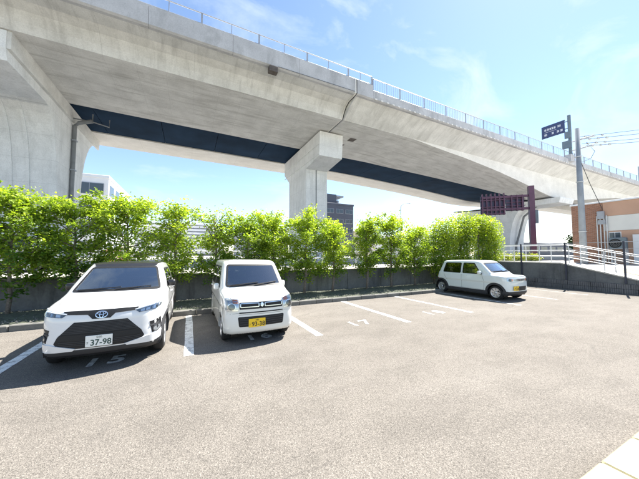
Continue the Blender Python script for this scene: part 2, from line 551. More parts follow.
# kerb stones along the bays
kerb = empty('kerb', (0, 8.06, 0), 'grey concrete kerb edging the planting bed behind the parking bays', 'kerb')
first = None
for k in range(50):
    x = -13.9 + k * 0.6
    if x > 15.4: break
    if first is None:
        first = MB().bevbox(-0.295, 0.295, -0.075, 0.075, -0.05, 0.13, 0.018).build('kerb_stone', 'kerb_concrete', kerb)
        first.location = (x, 0, 0)
    else:
        share(first, 'kerb_stone', kerb, (x, random.uniform(-0.004, 0.004), random.uniform(-0.005, 0.005)))

# bay markings
LINES = [-4.77, -2.37, 0.03, 2.39, 4.78, 7.15, 9.53, 11.9, 14.3]
for i, x in enumerate(LINES):
    mat = 'line_paint' if i <= 5 else ('worn_paint' if i <= 6 else 'ghost_paint')
    if i == 5: mat = 'worn_paint'
    g = MB()
    n = 14
    y0, y1 = 4.86, 7.95
    w = 0.075
    for k in range(n + 1):
        y = y0 + (y1 - y0) * k / n
        g.v += [(x - w + random.uniform(-.004, .004), y, 0.004), (x + w + random.uniform(-.004, .004), y, 0.004)]
    for k in range(n): g.f.append((2 * k, 2 * k + 1, 2 * k + 3, 2 * k + 2))
    structure(g.build('bay_line', mat))
for body, x, y, mat, sp, s in (('15', -1.13, 5.19, 'line_paint', 1.35, 0.46), ('16', 1.27, 5.34, 'line_paint', 1.35, 0.44), ('17', 3.66, 5.31, 'worn_paint', 1.35, 0.52), ('18', 6.17, 5.33, 'worn_paint', 1.5, 0.52)):
    o = text_mesh('bay_number', body, s, mat, None, Matrix.Translation((x, y, 0.005)), 0.0, 0.0, sp, 0.014)
    structure(o)

# retaining wall behind the trees
wall = empty('retaining_wall', (0, 10.1, 0), 'low dark concrete retaining wall behind the row of trees', 'wall')
first = None
for k in range(17):
    x = -15 + k * 1.85
    if first is None:
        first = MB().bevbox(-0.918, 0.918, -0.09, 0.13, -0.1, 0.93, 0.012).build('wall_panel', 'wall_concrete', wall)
        first.location = (x, 0, 0)
    else:
        share(first, 'wall_panel', wall, (x, random.uniform(-0.004, 0.004), 0))
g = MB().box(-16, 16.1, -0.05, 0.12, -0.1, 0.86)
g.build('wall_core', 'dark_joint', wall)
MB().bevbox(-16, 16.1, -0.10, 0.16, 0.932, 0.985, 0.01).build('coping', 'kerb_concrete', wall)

# near platform step at bottom right
step = empty('entrance_step', (3.0, 0.9, 0), 'cream tiled entrance step edge at the bottom right corner', 'step')
for k in range(12):
    x = 1.0 + k * 0.6
    g = MB().bevbox(x + .003, x + .597, 0.72, 0.935, 0, 0.10, 0.012)
    local(g, step).build('edge_tile', 'step_tile', step)
for r_ in range(3):
    for k in range(12):
        x = 1.0 + k * 0.6
        g = MB().bevbox(x + .003, x + .597, 0.11 + r_ * -0.6, 0.713 + r_ * -0.6, 0, 0.098, 0.006)
        local(g, step).build('tile', 'step_tile', step)

# ------------------------------------------------------------------ right-hand wall, ramp and railings
rw = empty('ramp_wall', (16.1, 6.0, 0), 'dark concrete wall carrying the sloping ramp at the right of the lot', 'wall')
def rtop(y):
    if y > 6.4: return 1.22
    return max(0.0, 1.22 - (6.4 - y) * 0.245)
ys = [9.99, 8.0, 6.4, 5.2, 4.0, 2.8, 1.6]
for a, b in zip(ys[:-1], ys[1:]):
    g = MB().prism([(a - 0.004, 0.40), (a - 0.004, rtop(a) - 0.055), (b + 0.004, rtop(b) - 0.055), (b + 0.004, 0.40)], 'x', 16.06, 16.24)
    local(g, rw).build('wall_panel', 'wall_concrete', rw)
    g = MB().prism([(a - 0.002, rtop(a) - 0.053), (a - 0.002, rtop(a)), (b + 0.002, rtop(b)), (b + 0.002, rtop(b) - 0.053)], 'x', 16.03, 16.27)
    local(g, rw).build('coping', 'coping_concrete', rw)
MBc = MB().box(16.10, 16.2, 1.6, 9.98, -0.1, 0.9 * 0 + 0.5)
local(MBc, rw).build('wall_core', 'dark_joint', rw)
# ribbed block courses at the foot
bm_ = MB()
nr = 6
for q in range(nr):
    y0 = -0.195 + q * 0.39 / nr
    bm_.bevbox(-0.02, 0.09, y0 + 0.006, y0 + 0.39 / nr - 0.006, -0.094, 0.094, 0.006)
bm_.box(-0.004, 0.10, -0.194, 0.194, -0.096, 0.096)
first = None
for row in range(2):
    for k in range(22):
        y = 9.75 - k * 0.40 - (0.2 if row else 0)
        loc = (16.02 - 16.1, y - 6.0, 0.10 + row * 0.2)
        if first is None:
            first = bm_.build('ribbed_block', 'block_concrete', rw); first.location = loc
        else: share(first, 'ribbed_block', rw, loc)
# ramp deck
g = MB()
for y in (10.2, 6.4, 1.6): g.v += [(16.24, y, rtop(y) - 0.02), (17.76, y, rtop(y) - 0.02)]
g.f += [(0, 1, 3, 2), (2, 3, 5, 4)]
structure(g.build('ramp', 'pavement_concrete'))

def rail_fence(name, x, ylist, zbase, zfun, rails, rpost, rrail, mat, label):
    e = empty(name, (x, ylist[0], 0), label, 'railing')
    for y in ylist:
        g = MB().tube([(x, y, zbase(y)), (x, y, zfun(y))], rpost, 8)
        local(g, e).build('post', mat, e)
    for h in rails:
        g = MB().tube([(x, y, zfun(y) - h) for y in np.linspace(ylist[0], ylist[-1], 16)], rrail, 8)
        local(g, e).build('rail', mat, e)
    return e
rail_fence('ramp_railing', 16.42, [9.8, 8.6, 7.4, 6.2, 5.0, 3.8, 2.6], lambda y: rtop(y), lambda y: rtop(y) + 0.88, [0, 0.29, 0.58], 0.022, 0.017, 'white_rail',
           'near white pipe railing along the outer edge of the ramp')
rail_fence('ramp_railing', 17.62, [9.8, 8.6, 7.4, 6.2, 5.0, 3.8, 2.6], lambda y: rtop(y) - 0.02, lambda y: rtop(y) + 0.88, [0, 0.29, 0.58], 0.022, 0.017, 'white_rail',
           'second white pipe railing on the building side of the ramp')
df = empty('wire_fence', (15.99, 6.2, 0), 'thin wire fence with dark navy posts fixed to the ramp wall', 'fence')
for y in (9.85, 8.03, 6.17, 4.27, 2.4):
    g = MB().bevbox(15.955, 16.015, y - 0.03, y + 0.03, 0.42, 2.17, 0.006)
    local(g, df).build('post', 'dark_post', df)
for z in (2.14, 1.86, 1.58, 1.30):
    g = MB().tube([(15.985, y, z - (0.012 if i % 2 else 0)) for i, y in enumerate((9.85, 8.94, 8.03, 7.1, 6.17, 5.2, 4.27, 3.3, 2.4))], 0.012 if z > 2.1 else 0.005, 6)
    local(g, df).build('wire', 'galvanised', df)

# ------------------------------------------------------------------ viaduct
def grade(u): return -0.012 * (min(max(u, -20), 45) - 8)
HZ = [(-60, 13.335), (20, 13.335), (24, 13.02), (28.4, 12.72), (33.7, 12.2), (39, 11.5), (44, 10.7), (46.7, 10.32), (50.5, 10.2), (55, 10.55), (61, 11.3), (70, 12.3), (80, 12.9), (95, 13.0), (200, 13.0)]
def zs(u):
    for (a, za), (b, zb) in zip(HZ[:-1], HZ[1:]):
        if a <= u <= b: return za + (zb - za) * (u - a) / (b - a)
    return 13.0
via = empty('elevated_viaduct', (11.7, 22.0, 0), 'grey concrete elevated road viaduct crossing above the trees', 'viaduct')
UJ = 11.7
def loft(us, sect, closed=True):
    g = MB()
    m = None
    for u in us:
        pts = sect(u)
        m = len(pts)
        g.v += [(u, p[0], p[1] + grade(u)) for p in pts]
    for i in range(len(us) - 1):
        for k in range(m if closed else m - 1):
            k2 = (k + 1) % m
            g.f.append((i * m + k, (i + 1) * m + k, (i + 1) * m + k2, i * m + k2))
    if closed:
        g.f.append(tuple(range(m))); g.f.append(tuple((len(us) - 1) * m + k for k in range(m - 1, -1, -1)))
    return local(g, via)
def vfar(u): return 27.0 - 1.6 * (13.3 - zs(u)) if u > 20 else 27.0
def wing(u):
    if u > UJ: return [(17.42, 14.46), (17.95, 14.20), (18.45, 13.90), (18.95, 13.57), (19.3, 13.36)]
    return [(17.42, 14.46), (18.25, 14.40), (18.72, 14.18), (19.08, 13.76), (19.3, 13.36)]
def web_section(u):      # upper body: wing underside, web and deck
    return [(17.42, 14.9)] + wing(u) + [(19.3, 13.34), (27.0, 13.34), (27.6, 14.2), (28, 14.9)]
spans = [[-60, -30, -9, -3, 3, 8, UJ - 0.035], [UJ + 0.035, 16, 20] + [22 + 2 * k for k in range(36)] + [110, 160]]
for sp in spans:
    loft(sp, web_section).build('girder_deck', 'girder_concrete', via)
    # soffit skin 3 mm proud of the girder core
    lo = [u for u in sp if u <= 20]
    if len(lo) > 1:
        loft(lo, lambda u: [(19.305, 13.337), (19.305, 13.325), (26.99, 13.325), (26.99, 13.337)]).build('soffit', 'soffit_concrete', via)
hu = [u for u in spans[1] if u >= 20]
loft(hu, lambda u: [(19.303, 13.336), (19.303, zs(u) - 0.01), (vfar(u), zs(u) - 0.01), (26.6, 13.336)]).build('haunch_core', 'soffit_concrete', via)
g = loft(hu, lambda u: [(19.298, 13.352), (19.285, 13.352), (19.285, zs(u) - 0.02), (19.298, zs(u) - 0.02)])
g.build('haunch_web', 'pale_concrete', via)
# parapet in cast lengths, the left of the joint higher than the right
def parapet(u0, u1, top, name='parapet'):
    us = [u0 + 0.008, u1 - 0.008]
    loft(us, lambda u: [(17.10, 14.50), (17.22, 14.43), (17.42, 14.43), (17.43, top - 0.03), (17.40, top), (17.13, top), (17.10, top - 0.03)]).build(name, 'parapet_concrete', via)
u = -30.0
while u < UJ - 0.5:
    u1 = min(u + 4.6, UJ - 0.02)
    if UJ - u1 < 1.5: u1 = UJ - 0.02
    parapet(u, u1, 15.66); u = u1
parapet(UJ + 0.03, 13.35, 15.66)
u = 13.35
while u < 150:
    parapet(u, u + 5.0, 15.20); u += 5.0
# ledge drip blocks under the right parapet
g = MB()
u = 13.5
while u < 70:
    z = 14.43 + grade(u)
    g.box(u, u + 0.22, 17.07, 17.098, z - 0.06 + 0.08, z + 0.14); u += 0.62
local(g, via).build('drip_block', 'pale_concrete', via, kind='stuff')
# railing
def rail_run(us, z0, z1, thick):
    for u in us:
        g = MB().box(u - thick, u + thick, 17.22, 17.30, z0 + grade(u) - 0.02, z1 + grade(u))
        local(g, via).build('rail_post', 'steel', via)
    for h in (z1 + 0.02, z0 + 0.10):
        g = MB().tube([(u, 17.26, h + grade(u)) for u in us], 0.035, 6)
        local(g, via).build('handrail', 'steel', via)
def balusters(us, z0, z1):
    g = MB()
    for a, b in zip(us[:-1], us[1:]):
        n = 12
        for k in range(1, n):
            u = a + (b - a) * k / n
            w = 0.02 if k == n // 2 else 0.008
            g.box(u - w, u + w, 17.25, 17.27, z0 + 0.1 + grade(u), z1 + grade(u))
    local(g, via).build('baluster', 'steel', via, kind='stuff')
lu = [-24.5 + 4.6 * 0 + 3.55 * k for k in range(11)] + [13.3]
rail_run(lu, 15.66, 16.42, 0.05)
g = MB()
for a, b in zip(lu[:-1], lu[1:]):
    u = (a + b) / 2
    g.box(u - 0.02, u + 0.02, 17.25, 17.27, 15.66 + grade(u), 16.42 + grade(u))
local(g, via).build('baluster', 'steel', via, kind='stuff')
ru = [13.42 + 2.95 * k for k in range(34)]
rail_run(ru, 15.20, 16.28, 0.045)
balusters(ru, 15.20, 16.28)
# expansion joint: dark gap filler and pale seal strip following the section
def follow(u0, u1, off, name, mat):
    pts = [(17.10, 15.6), (17.10, 14.46), (17.42, 14.42)] + wing(u0)[1:] + [(21.9, 13.32)]
    g = MB()
    for i, (v, z) in enumerate(pts):
        for uu in (u0, u1):
            g.v += [(uu, v - off * (1 if i < 6 else 0.5), z - off * (0 if i < 2 else 1) + grade(uu)), (uu, v + 0.02, z + 0.02 + grade(uu))]
    for i in range(len(pts) - 1):
        a = i * 4; b = a + 4
        g.f += [(a, b, b + 2, a + 2), (a + 1, a + 3, b + 3, b + 1), (a, a + 1, b + 1, b), (a + 2, b + 2, b + 3, a + 3)]
    local(g, via).build(name, mat, via)
follow(UJ - 0.05, UJ + 0.03, 0.012, 'joint_gap', 'dark_joint')
follow(UJ - 0.16, UJ - 0.05, 0.03, 'joint_seal', 'pale_concrete')
follow(UJ + 0.03, UJ + 0.11, 0.035, 'joint_seal', 'parapet_concrete')
# pocket drains in the soffit near the joint
for u, v in ((14.6, 22.3), (14.2, 24.0)):
    z = 13.322 + grade(u)
    g = MB().box(u - .35, u + .35, v - .35, v + .35, z - 0.02, z - 0.004)
    local(g, via).build('drain_cover', 'rust_box', via)
g = MB().bevbox(4.55, 5.15, 16.98, 17.4, 14.05, 14.42, 0.02)
local(g, via).build('lamp_box', 'rust_box', via)
g = MB().box(5.2, 11.5, 17.05, 17.08, 14.52, 14.545)
local(g, via).build('cable_tray', 'drain_pipe', via)
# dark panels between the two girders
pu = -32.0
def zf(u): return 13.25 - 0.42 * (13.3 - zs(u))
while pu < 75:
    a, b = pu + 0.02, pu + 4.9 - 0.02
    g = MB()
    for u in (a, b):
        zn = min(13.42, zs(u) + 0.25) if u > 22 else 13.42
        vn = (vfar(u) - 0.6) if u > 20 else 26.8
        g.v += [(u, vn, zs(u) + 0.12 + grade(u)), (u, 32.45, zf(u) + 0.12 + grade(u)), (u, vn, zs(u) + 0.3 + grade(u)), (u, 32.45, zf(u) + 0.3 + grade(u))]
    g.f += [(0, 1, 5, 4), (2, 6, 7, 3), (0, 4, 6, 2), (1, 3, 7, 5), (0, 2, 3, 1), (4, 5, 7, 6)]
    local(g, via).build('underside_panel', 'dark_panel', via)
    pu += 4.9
# far girder
fu = [-60, -30, -9, 3, 12, 20] + [22 + 2 * k for k in range(36)] + [110, 160]
loft(fu, lambda u: [(32.35, zf(u)), (36.0, zf(u)), (37.6, 14.2), (38.2, 15.6), (32.35, 15.6)]).build('far_girder', 'pale_concrete', via)
g = MB()
loft([-60, 45, 160], lambda u: [(17.44, 14.91), (38, 14.91), (38, 15.0), (17.44, 15.0)]).build('deck', 'road_asphalt', via)
# bracket frame hanging near the left pier
g = MB()
g.tube([(-7.6, 28.0, 13.4), (-7.6, 28.0, 12.75), (-6.6, 28.6, 12.75), (-6.6, 28.6, 13.4)], 0.05, 6)
g.tube([(-8.98, 27.9, 12.75), (-7.6, 28.0, 12.75)], 0.05, 6)
local(g, via).build('pipe_bracket', 'drain_pipe', via)

# piers ------------------------------------------------------------
def flared_pier(label, u0, u1, ztop, prof, groove=True, pipe=None):
    """prof: closed (v, z) outline of the hammerhead seen from the side"""
    e = empty('bridge_pier', ((u0 + u1) / 2, 28.5, 0), label, 'bridge pier', 'piers carrying the viaduct')
    g = MB().prism(prof, 'x', u0, u1)
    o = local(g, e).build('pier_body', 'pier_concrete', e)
    return e
def hammer(vn, vnf, vf, vff, zc, zt, zbase=0.9):
    """near column edge vn flaring to vnf, far edge vf flaring to vff; cap from zc to zt"""
    pts = [(vn, zbase), (vn, zc - 6.5)]
    for k in range(1, 9):
        t = k / 8
        pts.append((vn + (vnf - vn) * (1 - math.cos(t * math.pi / 2)) ** 1.0, zc - 6.5 + 6.5 * math.sin(t * math.pi / 2)))
    pts += [(vnf - 4.2, zc), (vnf - 4.4, zc + 0.6), (vnf - 4.4, zt), (vff, zt), (vff, zc + 1.0)]
    for k in range(1, 9):
        t = k / 8
        pts.append((vff + (vf - vff) * math.sin(t * math.pi / 2), zc + 1.0 - 6.0 * (1 - math.cos(t * math.pi / 2))))
    pts += [(vf, zbase)]
    return pts
p1 = flared_pier('massive flared pier with curved sides at the left edge', -13.4, -9.0, 13.5, hammer(26.1, 23.8, 30.9, 35.0, 11.95, 13.5))
g = MB().box(-8.998, -8.82, 19.45, 34.9, 12.55, 13.52)
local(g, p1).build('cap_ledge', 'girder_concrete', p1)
# recessed channel shown as two raised ribs on the near face
zc = 11.95
for ua, ub in ((-11.5, -11.32), (-10.62, -10.44)):
    pts = []
    for k in range(0, 9):
        t = k / 8
        pts.append((26.1 + (23.8 - 26.1) * (1 - math.cos(t * math.pi / 2)), zc - 6.5 + 6.5 * math.sin(t * math.pi / 2)))
    pts = [(26.1, 0.9)] + pts
    poly = [(v - 0.07, z) for v, z in pts] + [(v + 0.05, z) for v, z in reversed(pts)]
    local(MB().prism(poly, 'x', ua, ub), p1).build('face_rib', 'pier_concrete', p1)
g = MB().tube([(-8.86, 28.4, 1.0), (-8.86, 28.4, 12.3), (-8.5, 28.1, 12.5), (-7.6, 27.9, 12.75)], 0.16, 8)
local(g, p1).build('drain_pipe', 'drain_pipe', p1)
for z in (3.0, 6.0, 8.5, 11.0):
    local(MB().box(-9.0, -8.66, 28.2, 28.6, z, z + 0.1), p1).build('pipe_clamp', 'steel', p1)

e = empty('bridge_pier', (11.95, 27.5, 0), 'slim square pier with overhanging cap beneath the expansion joint', 'bridge pier', 'piers carrying the viaduct')
gz = grade(12)
g = MB().prism([(25.1, 0.9), (25.1, 10.55 + gz), (21.95, 10.95 + gz), (21.75, 13.2 + gz), (32.0, 13.2 + gz), (32.0, 11.6 + gz), (30.3, 10.3 + gz), (30.2, 0.9)], 'x', 10.72, 13.2)
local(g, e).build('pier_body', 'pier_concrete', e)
for z in (11.05, 12.0):
    local(MB().box(10.66, 10.718, 22.0, 32.0, z + gz, z + 0.05 + gz), e).build('form_ridge', 'pier_concrete', e)
local(MB().box(11.85, 11.95, 25.06, 25.098, 0.9, 10.5), e).build('face_channel', 'drain_pipe', e)
local(MB().box(11.0, 12.9, 22.4, 31.4, 13.2 + gz, 13.32 + gz), e).build('bearing', 'dark_joint', e)

p3 = flared_pier('distant flared pier under the deep haunch at the right', 46.6, 50.6, 10.2, hammer(25.0, 22.6, 31, 35, 8.9, 10.1 + grade(46)))
local(MB().tube([(46.5, 28.2, 1.0), (46.5, 28.2, 9.6)], 0.17, 8), p3).build('drain_pipe', 'drain_pipe', p3)
local(MB().tube([(48.2, 24.9, 1.0), (48.2, 24.86, 3.0), (48.2, 23.6, 7.6), (48.2, 21.8, 9.0)], 0.16, 8), p3).build('drain_pipe', 'drain_pipe', p3)

# road sign standing on the viaduct
sg = empty('road_sign', (47.0, 17.0, 14.9), 'navy direction sign with white lettering on a post above the viaduct parapet', 'road sign')
g = MB().tube([(47, 17.0, 14.4), (47, 17.0, 20.9)], 0.19, 10); local(g, sg).build('post', 'sign_grey', sg)
g = MB().bevbox(46.5, 47.5, 16.8, 17.5, 14.3, 15.3, 0.03); local(g, sg).build('base', 'parapet_concrete', sg)
g = MB().box(46.72, 46.80, 17.42, 20.1, 18.65, 20.35); local(g, sg).build('panel', 'sign_blue', sg)
g = MB().box(46.80, 46.86, 17.40, 20.14, 20.2, 20.42); g.box(46.80, 46.86, 17.40, 20.14, 18.6, 18.75)
for y in (18.2, 19.4): g.box(46.80, 46.88, y, y + .1, 18.6, 20.4)
local(g, sg).build('panel_frame', 'sign_grey', sg)
g = MB()
for z in (19.1, 20.1): g.tube([(46.95, 17.0, z), (46.85, 19.8, z)], 0.06, 6)
local(g, sg).build('arm', 'sign_grey', sg)
for zr, items in ((19.78, [(.28, .52), (.62, .84), (.9, 1.1), (1.16, 1.36), (1.42, 1.62), (1.85, 2.2)]), (19.42, [(.3, 1.7)]), (19.05, [(.25, .6), (1.15, 1.4), (1.75, 2.0), (2.12, 2.4)])):
    for a, b in items:
        g = MB()
        hh = 0.14 if zr != 19.42 else 0.015
        y0, y1 = 20.05 - a, 20.05 - b
        # stroke-like marks standing in for the small lettering
        if hh > 0.1:
            g.box(46.708, 46.718, y1, y0, zr + hh - .045, zr + hh)
            g.box(46.708, 46.718, y1, y0, zr - .02, zr + .02)
            g.box(46.708, 46.718, y1, y0, zr - hh, zr - hh + .04)
            g.box(46.707, 46.717, (y0 + y1) / 2 - .025, (y0 + y1) / 2 + .025, zr - hh, zr + hh)
            g.box(46.707, 46.717, y1, y1 + .04, zr - hh, zr + hh)
        else: g.box(46.708, 46.718, y1, y0, zr - hh, zr + hh)
        local(g, sg).build('lettering', 'sign_white', sg)
for (y0, y1, z0, z1) in ((16.75, 17.45, 17.6, 18.55), (16.75, 17.75, 16.2, 17.3)):
    g = MB().bevbox(46.6, 46.74, y0, y1, z0, z1, 0.02); local(g, sg).build('small_panel', 'sign_grey', sg)
lp = empty('railing_post', (74.0, 17.3, 15.0), 'thin grey post rising from the far viaduct railing at right', 'post')
local(MB().tube([(74, 17.3, 15.0), (74, 17.3, 17.7)], 0.12, 6), lp).build('shaft', 'steel', lp)

# ------------------------------------------------------------------ utility pole and wires
up = empty('utility_pole', (23.2, 8.0, STREET), 'pale grey concrete utility pole beside the brick building', 'utility pole')
g = MB().tube([(23.2, 8.0, 0.9), (23.2, 8.0, 10.05)], [0.19, 0.13], 14); local(g, up).build('shaft', 'pole_concrete', up, smooth=True)
for z in (9.2, 8.6):
    g = MB().bevbox(23.15, 23.25, 7.2, 8.8 - 0.5, z, z + 0.08, 0.01); local(g, up).build('cross_arm', 'galvanised', up)
for z in (3.1, 6.4, 8.1):
    g = MB().lathe_x([(-0.03, .2), (0.03, .2), (0.03, .17), (-0.03, .17)], 16, close=True)
    g.v = [(23.2 + y, 8.0 + zz, z + x) for x, y, zz in g.v]
    local(g, up).build('band', 'galvanised', up)
wires = []
for i, (z0, yy, z1) in enumerate(((9.45, 7.9, 10.25), (9.2, 7.7, 9.75), (8.95, 7.8, 9.35), (8.72, 7.6, 9.0))):
    # insulator strings just off the pole
    for q in range(3):
        a = 0.35 + q * 0.55
        px, py = 23.2 + a * 0.62, yy - a * 0.55
        g = MB()
        for s_ in range(3):
            g.lathe_x([(-0.02 + s_ * .07, .012), (0.0 + s_ * .07, .06), (0.03 + s_ * .07, .055), (0.045 + s_ * .07, .012)], 10)
        g.v = [(px + x, py + y, z0 + z - 0.02) for x, y, z in g.v]
        local(g, up).build('insulator', 'insulator', up)
    w = MB()
    pts = []
    for k in range(21):
        t = k / 20
        pts.append((23.2 + t * 12, yy - t * 10.5, z0 + (z1 - z0) * t * 1.2 - 0.35 * 4 * t * (1 - t) * 0.5))
    w.tube(pts, 0.014, 5)
    o = w.build('power_line', 'cable')
    tag(o, ('topmost power line', 'second power line from the top', 'third power line from the top', 'lowest power line')[i] + ' leading right from the utility pole', 'power line', 'power lines at the pole')
g = MB().tube([(23.25, 7.6, 8.95), (23.5, 7.3, 8.3), (23.5, 7.5, 7.9), (23.2, 7.85, 7.7)], 0.015, 5); local(g, up).build('jumper', 'cable', up)
g = MB().tube([(23.15, 7.85, 7.6), (24.2, 7.85, 6.4), (25.9, 7.83, 4.75)], 0.018, 5)
tag(g.build('service_cable', 'cable'), 'slack service cable from the utility pole down to the brick building', 'cable')

# ------------------------------------------------------------------ brick building at right
bb = empty('brick_building', (26.0, 8.0, STREET), 'brown brick building with orange and white cladding bands at right', 'building')
g = MB().box(26.0, 44, 7.86, 9.55, 0.9, 5.22); local(g, bb).build('brick_wall', 'brick', bb)
for z0, z1, mat in ((4.25, 5.22, 'clad_orange'), (3.22, 4.25, 'clad_white'), (0.9, 3.22, 'clad_orange')):
    y = 7.855
    k = 0
    while y > -6:
        g = MB().box(26.02, 26.3, max(-6, y - 1.8) + 0.008, y - 0.008, z0 + 0.006, z1 - 0.006); local(g, bb).build('cladding_panel', mat, bb)
        y -= 1.8
g = MB().box(26.06, 44, -6, 7.85, 0.9, 5.2); local(g, bb).build('wall_core', 'far_grey', bb)
g = MB().bevbox(25.94, 44.05, -6.05, 9.62, 5.222, 5.34, 0.02); local(g, bb).build('roof_edge', 'far_white', bb)
for k, y in enumerate((8.15, 7.98, 7.80, 7.66)):
    g = MB().tube([(25.93, y, 1.0), (25.93, y, 4.3)], 0.035, 8); local(g, bb).build('conduit', 'galvanised', bb)
g = MB().bevbox(25.78, 25.98, 7.74, 8.10, 4.08, 4.62, 0.02); local(g, bb).build('meter_box', 'steel', bb)
g = MB().box(25.88, 26.0, 7.7, 8.1, 3.7, 4.0); local(g, bb).build('meter_box', 'steel', bb)
wd = local(MB().box(25.96, 26.03, 7.02, 7.60, 2.55, 3.12), bb).build('window', 'far_white', bb)
for y0, y1 in ((7.05, 7.29), (7.33, 7.57)):
    o = local(MB().box(25.945, 25.965, y0, y1, 2.6, 3.07), bb).build('pane', 'far_glass', wd)
g = MB().box(25.9, 26.015, 5.4, 6.5, 1.0, 2.9); local(g, bb).build('shutter', 'far_white', bb)
ac = empty('air_conditioner', (25.6, 7.05, STREET), 'grey outdoor air conditioner unit by the brick building wall', 'air conditioner')
g = MB().bevbox(25.4, 25.75, 6.68, 7.46, 1.95, 2.72, 0.03); local(g, ac).build('casing', 'sign_grey', ac)
g = MB().lathe_x([(0, .30), (-0.03, .30), (-0.03, .27), (0, .27)], 24, (25.4, 7.16, 2.33), close=True); local(g, ac).build('fan_guard', 'black_plastic', ac)
for r_ in (.07, .14, .21):
    g = MB().lathe_x([(0, r_ + .012), (-.012, r_ + .012), (-.012, r_), (0, r_)], 24, (25.392, 7.16, 2.33), close=True); local(g, ac).build('guard_ring', 'drain_pipe', ac)
g = MB().lathe_x([(0, .27), (-.004, .27), (-.004, 0.0)], 24, (25.396, 7.16, 2.33)); local(g, ac).build('fan_opening', 'black_plastic', ac)
for y in (6.75, 7.38): local(MB().box(25.45, 25.95, y - .03, y + .03, 0.95, 1.94), ac).build('stand_leg', 'galvanised', ac)

# ------------------------------------------------------------------ purple sign gantry seen from behind
gy = empty('sign_gantry', (30.0, 14.0, STREET), 'maroon cantilever sign gantry seen from behind above the hedge', 'sign gantry')
d = Vector((-2.75, 2.7, 0)).normalized()
pr = Vector((d.y, -d.x, 0))
def along(s_, off, z): return (30.0 + d.x * s_ + pr.x * off, 14.0 + d.y * s_ + pr.y * off, z)
def bar(s0, s1, o0, o1, z0, z1):
    P = [along(s0, o0, z0), along(s1, o0, z0), along(s1, o1, z0), along(s0, o1, z0), along(s0, o0, z1), along(s1, o0, z1), along(s1, o1, z1), along(s0, o1, z1)]
    return MB().add(P, [(3, 2, 1, 0), (4, 5, 6, 7), (0, 1, 5, 4), (1, 2, 6, 5), (2, 3, 7, 6), (3, 0, 4, 7)])
local(bar(-0.22, 0.22, -0.2, 0.2, 0.9, 8.3), gy).build('post', 'purple_paint', gy)
for z in (7.25, 6.0):
    local(bar(0.2, 4.2, -0.09, 0.09, z, z + 0.22), gy).build('arm', 'purple_paint', gy)
local(bar(0.55, 2.1, 0.12, 0.2, 5.95, 7.45), gy).build('panel', 'sign_back', gy)
local(bar(2.2, 4.35, 0.12, 0.2, 5.6, 7.55), gy).build('panel', 'sign_back', gy)
for s_ in (0.75, 1.2, 1.65):
    local(bar(s_ - .05, s_ + .05, -0.12, 0.12, 5.9, 7.5), gy).build('upright', 'purple_paint', gy)
for s_ in (2.3, 2.68, 3.06, 3.44, 3.82, 4.2):
    local(bar(s_ - .05, s_ + .05, -0.12, 0.12, 5.55, 7.75), gy).build('upright', 'purple_paint', gy)
for z in (5.65, 6.35, 7.05):
    local(bar(2.2, 4.35, -0.10, 0.11, z, z + 0.08), gy).build('stiffener', 'purple_paint', gy)
for z in (6.4, 6.75, 7.1):
    local(bar(0.5, 2.1, -0.06, 0.11, z, z + 0.05), gy).build('stiffener', 'purple_paint', gy)
local(bar(-0.5, -0.25, -0.1, 0.1, 4.6, 5.9), gy).build('control_box', 'sign_grey', gy)

# ------------------------------------------------------------------ far buildings
def office(name, label, x0, x1, y0, y1, h, wall, floors, bays, parapet_mat=None, wz=(0.35, 0.8)):
    e = empty(name, ((x0 + x1) / 2, (y0 + y1) / 2, STREET), label, 'building')
    local(MB().box(x0, x1, y0, y1, STREET - .1, h), e).build('wall', wall, e)
    local(MB().bevbox(x0 - .15, x1 + .15, y0 - .15, y1 + .15, h + .003, h + 0.5, 0.05), e).build('roof_parapet', parapet_mat or wall, e)
    fh = (h - STREET - 0.5) / floors
    for f in range(floors):
        za = STREET + f * fh + fh * wz[0]; zb = STREET + f * fh + fh * wz[1]
        bw = (x1 - x0) / bays
        for b in range(bays):
            xa = x0 + b * bw + bw * .12; xb = x0 + (b + 1) * bw - bw * .12
            w = local(MB().box(xa, xb, y0 - .08, y0 + .02, za, zb), e).build('window', 'far_grey', e)
            xm = (xa + xb) / 2
            local(MB().box(xa + .08, xm - .04, y0 - .10, y0 - .04, za + .08, zb - .08), e).build('pane', 'far_glass', w)
            local(MB().box(xm + .04, xb - .08, y0 - .10, y0 - .04, za + .08, zb - .08), e).build('pane', 'far_glass', w)
        # windows on the right-hand side wall
        nb = max(2, int((y1 - y0) / 4))
        bd = (y1 - y0) / nb
        for b in range(nb):
            ya = y0 + b * bd + bd * .15; yb = y0 + (b + 1) * bd - bd * .15
            w = local(MB().box(x1 - .02, x1 + .08, ya, yb, za, zb), e).build('window', 'far_grey', e)
            local(MB().box(x1 + .04, x1 + .10, ya + .1, yb - .1, za + .08, zb - .08), e).build('pane', 'far_glass', w)
    return e
office('office_block', 'white office block with large windows beyond the left pier', -19.0, -13.6, 60, 78, 15.4, 'far_white', 4, 1, 'far_white', (0.25, 0.85))
lv = empty('louvred_building', (4.0, 92, STREET), 'pale building banded with horizontal louvres seen between the trees', 'building')
local(MB().box(-14, 9.5, 90.4, 110, .9, 10.4), lv).build('wall', 'far_grey', lv)
for k in range(9):
    z = 1.6 + k * 1.0
    local(MB().bevbox(-14.2, 9.7, 90.0, 90.38, z, z + 0.62, 0.03), lv).build('louvre', 'far_white', lv)
local(MB().box(-14.3, 9.8, 89.9, 110.1, 10.41, 10.8), lv).build('roof_edge', 'far_white', lv)
office('apartment_block', 'long white low-rise block far behind the left trees', -62, -24, 84, 96, 10.5, 'far_white', 3, 9)
dk = office('dark_building', 'dark grey block with rooftop water tank behind the middle pier', 31.0, 39.6, 60, 72, 14.4, 'far_dark', 5, 3)
